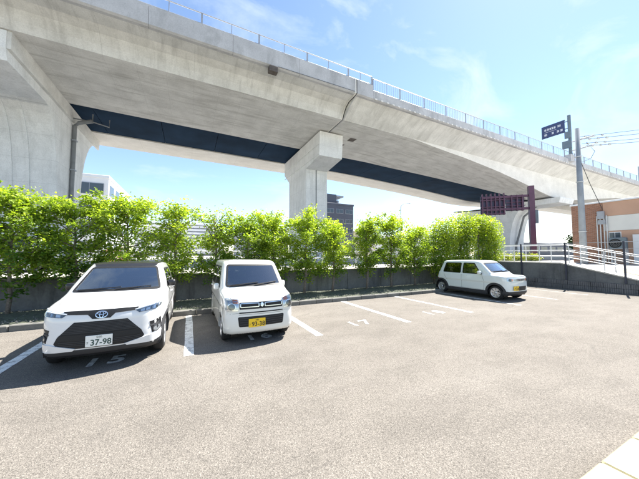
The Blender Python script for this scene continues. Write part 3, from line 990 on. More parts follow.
local(MB().box(31.4, 34.6, 60.5, 66, 14.9, 17.3), dk).build('stair_tower', 'far_dark', dk)
local(MB().box(34.7, 36.8, 60.4, 66, 16.7, 17.1), dk).build('tower_canopy', 'far_grey', dk)
local(MB().tube([(35.6, 62, 14.9), (35.6, 62, 16.0)], 0.55, 12), dk).build('water_tank', 'far_grey', dk)
office('beige_house', 'beige low house standing right of the dark block', 40.2, 47, 63, 75, 7.6, 'far_beige', 2, 3)
office('row_house', 'white flat-roofed house behind the second and third trees', -9, -1, 70, 80, 7.4, 'far_white', 2, 3)
office('grey_house', 'grey two-storey house behind the middle trees', 12, 26, 74, 84, 8.2, 'far_grey', 2, 5)
office('depot', 'long low white depot far behind the hedge', 52, 96, 66, 80, 7.0, 'far_white', 2, 10)
office('far_warehouse', 'dark low warehouse seen beneath the viaduct at far right', 120, 175, 60, 75, 6.0, 'far_dark', 1, 8, 'far_white')
# street lamp behind the trees
sl_ = empty('street_lamp', (42.5, 45, STREET), 'thin grey street lamp with curved arm behind the trees', 'street lamp')
local(MB().tube([(42.3, 45, .9), (42.3, 45, 11.6), (42.5, 45, 12.4), (43.3, 45, 12.95), (44.4, 45, 13.15)], [.12, .09, .08, .07, .06], 8), sl_).build('mast', 'galvanised', sl_)
local(MB().bevbox(44.2, 45.2, 44.85, 45.15, 13.05, 13.22, .03), sl_).build('lamp_head', 'galvanised', sl_)
# guard rail on the far pavement
gr_ = empty('guard_rail', (0, 11.9, STREET), 'low white guard rail along the pavement behind the trees', 'railing')
x = -14.0
while x < 15:
    local(MB().tube([(x, 11.9, STREET), (x, 11.9, STREET + .82)], .03, 7), gr_).build('post', 'white_rail', gr_)
    x += 2.0
for z in (.80, .48):
    local(MB().tube([(-14, 11.9, STREET + z), (15, 11.9, STREET + z)], .026, 7), gr_).build('rail', 'white_rail', gr_)

# ------------------------------------------------------------------ trees, hedge and shrubs
def leaf_mesh(name, C, age, size, mat, parent, spread=0.5):
    n = len(C)
    s = size * RNG.uniform(0.6, 1.25, n)
    d = RNG.normal(size=(n, 3)); d[:, 2] = d[:, 2] * spread - 0.25
    d /= np.linalg.norm(d, axis=1)[:, None]
    q = RNG.normal(size=(n, 3)); q[:, 2] += 0.9
    w = np.cross(d, q); w /= (np.linalg.norm(w, axis=1)[:, None] + 1e-9)
    nn = np.cross(w, d)
    L = d * s[:, None]; Wd = w * (s * 0.27)[:, None]; Nn = nn * (s * 0.10)[:, None]
    V = np.stack([C, C + L * .45 + Wd - Nn * 0, C + L, C + L * .45 - Wd, C + L * .5 + Nn * -1.0], 1).reshape(-1, 3)
    base = (np.arange(n) * 5)[:, None]
    F = np.concatenate([base + np.array([[0, 1, 4]]), base + np.array([[1, 2, 4]]), base + np.array([[2, 3, 4]]), base + np.array([[3, 0, 4]])], 0)
    me = bpy.data.meshes.new(name)
    me.vertices.add(len(V)); me.vertices.foreach_set('co', V.ravel())
    me.loops.add(F.size); me.loops.foreach_set('vertex_index', F.ravel().astype(np.int32))
    me.polygons.add(len(F)); me.polygons.foreach_set('loop_start', np.arange(0, F.size, 3, dtype=np.int32))
    me.update(calc_edges=True)
    a = me.attributes.new('age', 'FLOAT', 'POINT')
    a.data.foreach_set('value', np.repeat(np.clip(age, 0, 1), 5).astype(np.float32))
    me.materials.append(MAT[mat])
    o = bpy.data.objects.new(name, me)
    COL.objects.link(o); o.parent = parent
    return o

def tree(label, x, y, h, rad, leaves, low=0.75, age0=0.0, mat='leaf', group='young trees in the planting strip', size=0.094, sparse_top=False, z0=0.13):
    e = empty('tree', (x, y, z0), label, 'tree', group)
    rnd = random.Random(int(x * 100 + 977))
    wood = MB()
    top = h - z0
    tp = [(0, 0, -0.15)]
    cx = cy = 0
    n = 7
    for k in range(1, n + 1):
        cx += rnd.uniform(-.05, .05); cy += rnd.uniform(-.05, .05)
        tp.append((cx, cy, top * 0.80 * k / n))
    wood.tube(tp, [0.055 - 0.042 * k / n for k in range(n + 1)], 8)
    anchors = []
    nb = 17
    for b in range(nb):
        t = 0.26 + 0.70 * b / nb
        i = t * n; i0 = int(i); fr = i - i0
        p = Vector(tp[i0]).lerp(Vector(tp[min(i0 + 1, n)]), fr)
        a = b * 2.4 + rnd.uniform(-.4, .4)
        ln = rad * (0.62 + 0.5 * math.sin(math.pi * min(1, (b + 1.5) / nb))) * rnd.uniform(.75, 1.12)
        up_ = rnd.uniform(.35, .95) + (0.5 if b > nb * .6 else 0)
        pts = [p]
        for s_ in range(1, 5):
            q = s_ / 4
            pts.append(p + Vector((math.cos(a) * ln * q, math.sin(a) * ln * q * 0.8, up_ * ln * q ** 1.3)) + Vector((rnd.uniform(-.04, .04), rnd.uniform(-.04, .04), 0)))
        wood.tube(pts, [0.02, 0.016, 0.012, 0.009, 0.005], 5)
        for s_ in range(1, 5):
            anchors.append((pts[s_], s_ / 4, b / nb))
            if s_ > 1:
                for _ in range(2):
                    off = Vector((rnd.gauss(0, .16), rnd.gauss(0, .14), rnd.uniform(-.06, .22)))
                    tw = [pts[s_], pts[s_] + off * .5 + Vector((0, 0, .02)), pts[s_] + off]
                    wood.tube(tw, [.008, .006, .003], 4, False)
                    anchors.append((tw[2], min(1, s_ / 4 + .2), b / nb))
    for _ in range(8):
        anchors.append((Vector(tp[-1]) + Vector((rnd.gauss(0, .18), rnd.gauss(0, .16), rnd.uniform(-.1, .32))), 1.0, 1.0))
    # suckers low on the stem
    for _ in range(5):
        a = rnd.uniform(0, 6.28); z = rnd.uniform(.35, low)
        q = Vector((math.cos(a) * .22, math.sin(a) * .2, z + .12))
        wood.tube([(0, 0, z - .08), tuple(q)], [.008, .004], 4, False)
        anchors.append((q, 0.3, 0.0))
    wood.build('trunk', 'bark', e, smooth=True)
    A = np.array([list(a[0]) for a in anchors]); O = np.array([a[1] for a in anchors]); Hh = np.array([a[2] for a in anchors])
    keep = RNG.random(len(A)) > 0.10
    A, O, Hh = A[keep], O[keep], Hh[keep]
    w = 0.4 + O
    if sparse_top: w = w * np.where(Hh > .7, .25, 1)
    idx = RNG.choice(len(A), leaves, p=w / w.sum())
    sig = RNG.uniform(0.05, 0.135, len(A))
    C = A[idx] + RNG.normal(size=(leaves, 3)) * sig[idx][:, None] * np.array([1.1, 1.0, .85])
    clump = RNG.normal(0, .15, len(A))
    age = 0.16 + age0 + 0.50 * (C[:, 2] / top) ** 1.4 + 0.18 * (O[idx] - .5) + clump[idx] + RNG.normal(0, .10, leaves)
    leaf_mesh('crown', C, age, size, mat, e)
    return e

TREES = [(-5.3, 3.65, .78, 3300, -.06, 'first tree at the left edge of the photo'), (-4.05, 3.62, .74, 3300, -.02, 'dense tree left of the white car with the black roof'),
         (-2.85, 3.50, .74, 3300, -.12, 'dark-leaved tree behind the mirror of the white car with the black roof'), (-1.65, 3.72, .62, 2300, .08, 'open-crowned tree directly behind the car with the black roof'),
         (-0.40, 3.66, .54, 2000, .16, 'slim yellow-green tree right of the car with the black roof'), (0.72, 3.42, .58, 1500, .04, 'sparse tree with bare top twigs left of the middle car'),
         (1.85, 3.10, .68, 2800, -.06, 'tree rising behind the left of the ivory car'), (2.80, 3.36, .66, 2700, .10, 'bushy tree rising behind the right of the ivory car'),
         (3.95, 3.42, .72, 3000, .08, 'tree in front of the slim square pier, trunk bare at the foot'), (5.15, 3.20, .54, 1900, .18, 'narrow tree just right of the slim square pier'),
         (6.85, 3.46, .62, 2700, .10, 'upright tree standing alone behind the empty bay'), (8.25, 3.58, .70, 3000, .12, 'tree behind the empty bay next to the hedge'),
         (9.7, 3.20, .66, 2500, .18, 'last young tree before the big hedge')]
for i, (x, h, rad, nl, ag, lab) in enumerate(TREES):
    tree(lab, x, 9.45 + random.uniform(-.08, .08), h, rad, int(nl * 3.0), age0=ag, sparse_top=(i == 5))

def bush(name, label, cat, lobes, n, size, mat, stems=True, base=None, parts=('crown', 'trunk'), group=None):
    """lobes: (x, y, z, rx, ry, rz); leaves crowd the outer shell of every lobe"""
    c0 = base or (lobes[0][0], lobes[0][1], 0.12)
    e = empty(name, c0, label, cat, group)
    L = np.array(lobes, float)
    vol = L[:, 3] * L[:, 4] * L[:, 5]
    idx = RNG.choice(len(L), n, p=vol ** .7 / (vol ** .7).sum())
    d = RNG.normal(size=(n, 3)); d /= np.linalg.norm(d, axis=1)[:, None]
    # uneven outline: radius varies with direction through a few random bumps
    B = RNG.normal(size=(26, 3)); B /= np.linalg.norm(B, axis=1)[:, None]
    bmp = np.clip((d @ B.T - .86) / .14, 0, 1).max(1)
    r = (RNG.random(n) ** .45) * (0.80 + 0.30 * bmp)
    C = L[idx, :3] + d * r[:, None] * L[idx, 3:6]
    ok = C[:, 2] > c0[2] + .05
    C, d, r = C[ok], d[ok], r[ok]
    zz = (C[:, 2] - C[:, 2].min()) / (np.ptp(C[:, 2]) + 1e-6)
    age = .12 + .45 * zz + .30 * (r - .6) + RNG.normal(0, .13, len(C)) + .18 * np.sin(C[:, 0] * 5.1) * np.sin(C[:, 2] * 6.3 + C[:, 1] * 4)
    C = C - np.array(c0)
    leaf_mesh(parts[0], C, age, size, mat, e)
    if stems:
        g = MB()
        for k, (x, y, z, rx, ry, rz) in enumerate(lobes):
            p0 = (x - c0[0] + random.uniform(-.1, .1), y - c0[1], -0.1); p1 = (x - c0[0], y - c0[1], z - c0[2])
            g.tube([p0, ((p0[0] + p1[0]) / 2 + .05, (p0[1] + p1[1]) / 2, p1[2] * .5), p1], [.05, .04, .015], 7)
            for _ in range(4):
                t = Vector(p1) + Vector((random.uniform(-.6, .6) * rx, random.uniform(-.6, .6) * ry, random.uniform(.1, .7) * rz))
                g.tube([(p1[0], p1[1], p1[2] * .7), tuple(t)], [.02, .006], 5, False)
        g.build(parts[1], 'bark', e, smooth=True)
    return e
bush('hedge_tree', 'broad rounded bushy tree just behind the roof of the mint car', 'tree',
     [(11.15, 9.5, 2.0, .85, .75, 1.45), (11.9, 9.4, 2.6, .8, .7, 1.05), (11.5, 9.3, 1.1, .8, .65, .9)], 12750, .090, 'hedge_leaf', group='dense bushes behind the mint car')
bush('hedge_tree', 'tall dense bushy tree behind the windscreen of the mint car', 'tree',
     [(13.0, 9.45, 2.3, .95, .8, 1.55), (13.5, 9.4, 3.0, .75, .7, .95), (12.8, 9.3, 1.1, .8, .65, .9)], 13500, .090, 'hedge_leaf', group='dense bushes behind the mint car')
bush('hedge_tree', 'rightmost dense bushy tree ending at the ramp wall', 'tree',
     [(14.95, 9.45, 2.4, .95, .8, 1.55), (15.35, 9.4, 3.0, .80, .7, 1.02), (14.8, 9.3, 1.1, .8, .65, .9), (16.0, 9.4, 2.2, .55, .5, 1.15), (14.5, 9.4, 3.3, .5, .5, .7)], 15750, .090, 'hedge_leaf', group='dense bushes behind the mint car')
# low shrubs on the far pavement under the viaduct
k = 0
for x, y, w_, h_ in ((19.6, 12.0, 1.0, .45), (21.6, 12.2, 1.0, .5), (23.8, 12.3, 1.1, .5), (26.0, 12.3, 1.1, .45)):
    bush('low_shrub', ('low yellow-green shrub nearest the hedge behind the ramp railing', 'low yellow-green shrub left of the gantry post', 'low yellow-green shrub right of the gantry post', 'low yellow-green shrub beside the brick building')[k],
         'shrub', [(x, y, STREET + .35, w_, .5, h_), (x + .6, y, STREET + .3, .6, .45, h_ * .9)], 1500, .11, 'shrub_leaf', False, (x, y, STREET), ('foliage', 'stem'), 'shrubs behind the ramp railing')
    k += 1
# flowering spray by the third tree
bush('flowering_shrub', 'small shrub with pink blossom between the left trees', 'shrub', [(-2.35, 10.8, 1.75, .16, .14, .16), (-2.05, 10.8, 1.5, .3, .25, .35)], 260, .07, 'flower', True, (-2.2, 10.8, STREET), ('blossom', 'stem'))
for i, (x, y, h, r_, lab) in enumerate(((72, 25.5, 6.5, 2.2, 'dark round tree just left of the brick building, beyond the road'), (-3.5, 62, 7, 2.6, 'dark tree far behind the second tree from the left'), (16, 66, 8, 3.0, 'dark tree far off in front of the grey house'), (58, 60, 7, 3, 'dark tree in front of the far depot'))):
    bush('far_tree', lab, 'tree', [(x, y, h * .62, r_, r_, h * .36), (x + r_ * .5, y, h * .5, r_ * .7, r_ * .7, h * .25)], 2200, .42, 'dark_leaf', True, (x, y, STREET), group='trees far behind')

# everything above was laid out in units of 1.0909 m: bring it to metres about the world origin
SCALE = 1.80 / 1.65
for o in list(SC.objects):
    if o.parent is None and o.type in ('MESH', 'EMPTY'):
        o.location = o.location * SCALE
        o.scale = (SCALE, SCALE, SCALE)

# ------------------------------------------------------------------ cars
def smax(a, b, k):
    h = np.maximum(k - np.abs(a - b), 0) / k
    return np.maximum(a, b) + h * h * k * .25
def smin(a, b, k): return -smax(-a, -b, k)

class Car:
    """body given as a smooth implicit solid; x across, y from nose (0) to tail (L), z up"""
    def __init__(s, **k):
        s.__dict__.update(k)
        s.wheels = [(s.yw0, s.rt), (s.yw1, s.rt)]
    def f(s, x, y, z):
        ax = np.abs(x)
        # side surface of the lower body
        w = s.w - s.tum * np.maximum(z - s.zwide, 0) ** 2 - s.tuml * np.maximum(s.zwide - z, 0) ** 2
        w = w - s.plan * np.maximum(np.abs(y - s.L * .52) - s.L * .25, 0) ** 2
        # character crease: slight hollow under the shoulder
        w = w - s.hollow * np.exp(-((z - s.zhol) / .09) ** 2)
        for yc, zc in s.wheels:
            dd = np.sqrt((y - yc) ** 2 + (z - zc) ** 2)
            w = w + s.flare * np.exp(-((dd - s.ra) / .07) ** 2)
        side = ax - w
        yf = y - s.kf * ax ** 2.0
        nose = None
        for (y0, z0), (y1, z1) in zip(s.nose[:-1], s.nose[1:]):
            dy, dz = y1 - y0, z1 - z0
            ln = math.hypot(dy, dz)
            p = (-(yf - y0) * dz + (z - z0) * dy) / ln
            nose = p if nose is None else smax(nose, p, s.knose)
        yr = y + s.kr * ax ** 2.0
        tail = None
        for (y0, z0), (y1, z1) in zip(s.tail[:-1], s.tail[1:]):
            dy, dz = y1 - y0, z1 - z0
            ln = math.hypot(dy, dz)
            p = (-(yr - y0) * dz + (z - z0) * dy) / ln
            tail = p if tail is None else smax(tail, p, .05)
        hood = (z - (s.zh + s.sh * y - s.ch * ax ** 2 - s.ch2 * np.maximum(s.yh - y, 0) ** 2)) / math.hypot(1, s.sh)
        low = smax(side, nose, s.kc)
        low = smax(low, tail, .14)
        low = smax(low, hood, s.kh)
        low = smax(low, z - (s.zbelt + .015 + s.sb * (y - 1.0)), .05)
        low = smax(low, s.zb + 0 * z - z, .06)
        # greenhouse
        (a, b), (c, d_) = s.ws
        ln = math.hypot(c - a, d_ - b)
        yw = y - s.kws * ax ** 2
        wsf = (-(yw - a) * (d_ - b) + (z - b) * (c - a)) / ln
        (a, b), (c, d_) = s.rg
        ln = math.hypot(c - a, d_ - b)
        yrr = y + s.kr * ax ** 2
        rgf = ((yrr - a) * (b - d_) + (z - b) * (c - a)) / ln
        roof = z - (s.H - s.cry * (y - s.yr) ** 2 - s.crx * ax ** 2)
        gw = s.wg - s.tg * np.maximum(z - s.zbelt, -.3) - s.tg2 * np.maximum(z - s.zbelt, 0) ** 2 - s.plan * .8 * np.maximum(np.abs(y - s.L * .55) - s.L * .22, 0) ** 2
        gs = (ax - gw)
        up_ = smax(wsf, rgf, .05)
        up_ = smax(up_, gs, s.kp)
        up_ = smax(up_, roof, s.kro)
        up_ = smax(up_, (s.zbelt - .25) - z, .02)
        return smin(low, up_, s.ks)
    def grad(s, P):
        h = 2e-3
        g = np.stack([s.f(P[:, 0] + h, P[:, 1], P[:, 2]) - s.f(P[:, 0] - h, P[:, 1], P[:, 2]),
                      s.f(P[:, 0], P[:, 1] + h, P[:, 2]) - s.f(P[:, 0], P[:, 1] - h, P[:, 2]),
                      s.f(P[:, 0], P[:, 1], P[:, 2] + h) - s.f(P[:, 0], P[:, 1], P[:, 2] - h)], 1)
        return g / (np.linalg.norm(g, axis=1)[:, None] + 1e-9)
    def shoot(s, O, D, r1=2.5):
        lo = np.zeros(len(O)); hi = np.full(len(O), r1)
        for _ in range(34):
            m = (lo + hi) / 2
            P = O + D * m[:, None]
            ins = s.f(P[:, 0], P[:, 1], P[:, 2]) < 0
            lo = np.where(ins, m, lo); hi = np.where(ins, hi, m)
        return O + D * lo[:, None]
    def skin(s, nth=200, ny=120, ncap=46):
        ya, yb = s.spine
        zc = s.zspine
        rows = []
        th = np.linspace(0, 2 * np.pi, nth, endpoint=False)
        for k in range(1, ncap):
            ph = (1 - k / ncap) * np.pi / 2
            rows.append((ya, np.stack([np.cos(th) * np.cos(ph), np.full(nth, -np.sin(ph)), np.sin(th) * np.cos(ph)], 1)))
        for k in range(ny + 1):
            rows.append((ya + (yb - ya) * k / ny, np.stack([np.cos(th), np.zeros(nth), np.sin(th)], 1)))
        for k in range(1, ncap):
            ph = k / ncap * np.pi / 2
            rows.append((yb, np.stack([np.cos(th) * np.cos(ph), np.full(nth, np.sin(ph)), np.sin(th) * np.cos(ph)], 1)))
        O = np.concatenate([np.tile([[0, y, zc]], (nth, 1)) for y, _ in rows]); D = np.concatenate([d for _, d in rows])
        P = s.shoot(O, D)
        ends = s.shoot(np.array([[0, ya, zc], [0, yb, zc]], float), np.array([[0, -1, 0], [0, 1, 0]], float))
        V = np.concatenate([P, ends])
        F = []
        n = len(rows)
        for i in range(n - 1):
            for k in range(nth):
                k2 = (k + 1) % nth
                F.append((i * nth + k, (i + 1) * nth + k, (i + 1) * nth + k2, i * nth + k2))
        a, b = len(P), len(P) + 1
        for k in range(nth):
            k2 = (k + 1) % nth
            F.append((a, k, k2)); F.append((b, (n - 1) * nth + k2, (n - 1) * nth + k))
        return V, F
    # projection of 2-D outlines onto the body
    def project(s, Q, axis, sgn=1):
        Q = np.asarray(Q, float)
        n = len(Q)
        if axis == 'front': mk = lambda t: (Q[:, 0], t, Q[:, 1]); rng = np.linspace(-.3, s.L * .7, 260)
        elif axis == 'rear': mk = lambda t: (Q[:, 0], t, Q[:, 1]); rng = np.linspace(s.L + .3, s.L * .4, 260)
        elif axis == 'side': mk = lambda t: (t, Q[:, 0], Q[:, 1]); rng = np.linspace(sgn * 1.2, sgn * .15, 200)
        else: mk = lambda t: (Q[:, 0], Q[:, 1], t); rng = np.linspace(2.2, .3, 260)
        hit = np.zeros(n, bool); lo = np.full(n, rng[0]); hi = np.full(n, rng[-1])
        prev = rng[0]
        for t in rng[1:]:
            ins = s.f(*mk(np.full(n, t))) < 0
            new = ins & ~hit
            lo[new] = prev; hi[new] = t
            hit |= ins
            prev = t
        for _ in range(22):
            m = (lo + hi) / 2
            ins = s.f(*mk(m)) < 0
            hi = np.where(ins, m, hi); lo = np.where(ins, lo, m)
        return np.stack(mk(hi), 1), hit

def poly_grid(poly, step):
    bm = bmesh.new()
    vs = [bm.verts.new((p[0], p[1], 0)) for p in poly]
    bm.faces.new(vs)
    xs = [p[0] for p in poly]; ys_ = [p[1] for p in poly]
    for ax, lo, hi in ((0, min(xs), max(xs)), (1, min(ys_), max(ys_))):
        n = max(1, int((hi - lo) / step))
        for k in range(1, n):
            c = lo + (hi - lo) * k / n
            co = (c, 0, 0) if ax == 0 else (0, c, 0)
            no = (1, 0, 0) if ax == 0 else (0, 1, 0)
            bmesh.ops.bisect_plane(bm, geom=bm.verts[:] + bm.edges[:] + bm.faces[:], plane_co=co, plane_no=no, dist=1e-6)
    bm.verts.ensure_lookup_table()
    for i, v in enumerate(bm.verts): v.index = i
    V = np.array([[v.co.x, v.co.y] for v in bm.verts]); F = [tuple(v.index for v in f.verts) for f in bm.faces]
    bm.free()
    return V, F
def strip_grid(pa, pb, step, closed=False):
    """quads between two polylines of equal length"""
    def dense(pp):
        out = []
        m = len(pp)
        for i in range(m if closed else m - 1):
            a, b = np.array(pp[i]), np.array(pp[(i + 1) % m])
            out.append((a, b))
        return out
    A, B = dense(pa), dense(pb)
    V, F = [], []
    ra, rb = [], []
    for (a0, a1), (b0, b1) in zip(A, B):
        n = max(1, int(max(np.linalg.norm(a1 - a0), np.linalg.norm(b1 - b0)) / step))
        for k in range(n):
            ra.append(a0 + (a1 - a0) * k / n); rb.append(b0 + (b1 - b0) * k / n)
    if not closed: ra.append(np.array(pa[-1], float)); rb.append(np.array(pb[-1], float))
    n = len(ra)
    V = ra + rb
    for k in range(n if closed else n - 1):
        k2 = (k + 1) % n
        F.append((k, k2, n + k2, n + k))
    return np.array(V), F
def inset(poly, d):
    n = len(poly)
    ar = sum(poly[i][0] * poly[(i + 1) % n][1] - poly[(i + 1) % n][0] * poly[i][1] for i in range(n))
    sg_ = 1 if ar > 0 else -1
    out = []
    for i in range(n):
        p0, p1, p2 = (np.array(poly[(i + j) % n], float) for j in (-1, 0, 1))
        e1 = (p1 - p0) / np.linalg.norm(p1 - p0); e2 = (p2 - p1) / np.linalg.norm(p2 - p1)
        n1 = sg_ * np.array([-e1[1], e1[0]]); n2 = sg_ * np.array([-e2[1], e2[0]])
        m = n1 + n2
        m = m / max(np.dot(m, m), .3) * 2 * d
        out.append(tuple(p1 + m))
    return out
def roundpoly(poly, r, seg=4):
    n = len(poly); out = []
    for i in range(n):
        p0, p1, p2 = (np.array(poly[(i + j) % n], float) for j in (-1, 0, 1))
        a, b = p0 - p1, p2 - p1
        la, lb = np.linalg.norm(a), np.linalg.norm(b)
        rr = min(r, la * .45, lb * .45)
        pa, pb = p1 + a / la * rr, p1 + b / lb * rr
        for k in range(seg + 1):
            t = k / seg
            out.append(tuple((1 - t) ** 2 * pa + 2 * t * (1 - t) * p1 + t * t * pb))
    return out
def inpoly(P, poly):
    x, y = P[:, 0], P[:, 1]
    c = np.zeros(len(P), bool)
    n = len(poly)
    for i in range(n):
        x0, y0 = poly[i]; x1, y1 = poly[(i + 1) % n]
        if y0 == y1: continue
        k = ((y0 > y) != (y1 > y)) & (x < (x1 - x0) * (y - y0) / (y1 - y0) + x0)
        c ^= k
    return c
def mirror(poly): return [(-a, b) for a, b in reversed(poly)]

def panel(car, name, grid, axis, mat, parent, off=.004, depth=.012, sgn=1, thin=False, smooth=True):
    V2, F = grid
    P, hit = car.project(V2, axis, sgn)
    F = [f for f in F if all(hit[i] for i in f)]
    if not F: return None
    N = car.grad(P)
    outer = P + N * off
    n = len(P)
    V = list(map(tuple, outer)); FF = list(F)
    if not thin:
        inner = P - N * depth
        V += list(map(tuple, inner))
        ec = {}
        for f in F:
            for i in range(len(f)):
                a, b = f[i], f[(i + 1) % len(f)]
                ec.setdefault((min(a, b), max(a, b)), []).append((a, b))
        for k, e in ec.items():
            if len(e) == 1:
                a, b = e[0]
                FF.append((b, a, a + n, b + n))
    used = sorted({i for f in FF for i in f})
    mp = {o: i for i, o in enumerate(used)}
    me = bpy.data.meshes.new(name)
    me.from_pydata([V[i] for i in used], [], [tuple(mp[i] for i in f) for f in FF])
    bm = bmesh.new(); bm.from_mesh(me)
    bmesh.ops.recalc_face_normals(bm, faces=bm.faces)
    # open sheets: make sure they face outwards
    if thin:
        ok = sum(np.dot(np.array(f.normal), N[used[f.verts[0].index]]) for f in bm.faces)
        if ok < 0: bmesh.ops.reverse_faces(bm, faces=bm.faces[:])
    bm.to_mesh(me); bm.free()
    if smooth: me.shade_smooth(); me.set_sharp_from_angle(angle=R(40))
    me.materials.append(MAT[mat])
    o = bpy.data.objects.new(name, me)
    COL.objects.link(o); o.parent = parent
    return o

def rbox(x0, x1, y0, y1, z0, z1, r=.05):
    """box with rounded edges (three-ring chamfers) for seats and mirrors"""
    bm = bmesh.new()
    bmesh.ops.create_cube(bm, size=1)
    bmesh.ops.scale(bm, vec=(x1 - x0, y1 - y0, z1 - z0), verts=bm.verts)
    bmesh.ops.translate(bm, vec=((x0 + x1) / 2, (y0 + y1) / 2, (z0 + z1) / 2), verts=bm.verts)
    bmesh.ops.bevel(bm, geom=bm.edges[:] + bm.verts[:], offset=r, segments=3, profile=.5, affect='EDGES')
    bm.verts.ensure_lookup_table()
    for i, v in enumerate(bm.verts): v.index = i
    g = MB().add([tuple(v.co) for v in bm.verts], [tuple(v.index for v in f.verts) for f in bm.faces])
    bm.free()
    return g

def wheel(parent, xs, yw, rt, sgn, style, width=.175):
    """wheel > tyre, rim and cover parts; sgn +1 right side of the scene, -1 left"""
    rr = rt * .655
    t = MB().lathe_x([(-width / 2, rr), (-width / 2 - .004, rr + .02), (-width / 2 - .006, rt - .05), (-width / 2 + .02, rt - .008), (-width / 2 + .05, rt),
                      (width / 2 - .05, rt), (width / 2 - .02, rt - .008), (width / 2 + .006, rt - .05), (width / 2 + .004, rr + .02), (width / 2, rr)], 48)
    e = t.build('wheel', 'rubber', parent, smooth=True)
    e.location = (xs, yw, rt)
    ox = sgn * (width / 2)
    MB().lathe_x([(ox + sgn * .003, rr + .006), (ox + sgn * .004, rr - .012), (ox - sgn * .02, rr - .022), (ox - sgn * .05, rr - .03)], 40).build('rim', 'alloy', e, smooth=True)
    MB().lathe_x([(ox - sgn * .05, rr - .028), (ox - sgn * .06, .05), (ox - sgn * .06, 0.0)], 40).build('brake_disc', 'black_plastic', e, smooth=True)
    ns, w0, w1 = style
    for k in range(ns):
        a = 2 * math.pi * k / ns + .3
        ca, sa = math.cos(a), math.sin(a)
        g = MB()
        def pt(r, w, x): return (x, r * ca - w * sa, r * sa + w * ca)
        prof = [(.03, w0, ox - sgn * .012), (rr * .5, (w0 + w1) / 2, ox - sgn * .010), (rr - .015, w1, ox - sgn * .004)]
        vs = []
        for r_, w_, x_ in prof:
            vs += [pt(r_, -w_, x_), pt(r_, w_, x_), pt(r_, w_ * 1.1, x_ - sgn * .03), pt(r_, -w_ * 1.1, x_ - sgn * .03)]
        fs = []
        for i in range(2):
            for q in range(4): fs.append((i * 4 + q, i * 4 + (q + 1) % 4, (i + 1) * 4 + (q + 1) % 4, (i + 1) * 4 + q))
        fs += [(0, 1, 2, 3), (8, 9, 10, 11)]
        g.add(vs, fs).build('spoke', 'alloy', e)
    MB().lathe_x([(ox - sgn * .03, .062), (ox + sgn * .0, .058), (ox + sgn * .006, .03), (ox + sgn * .006, 0.0)], 24).build('hub_cap', 'alloy', e, smooth=True)
    return e

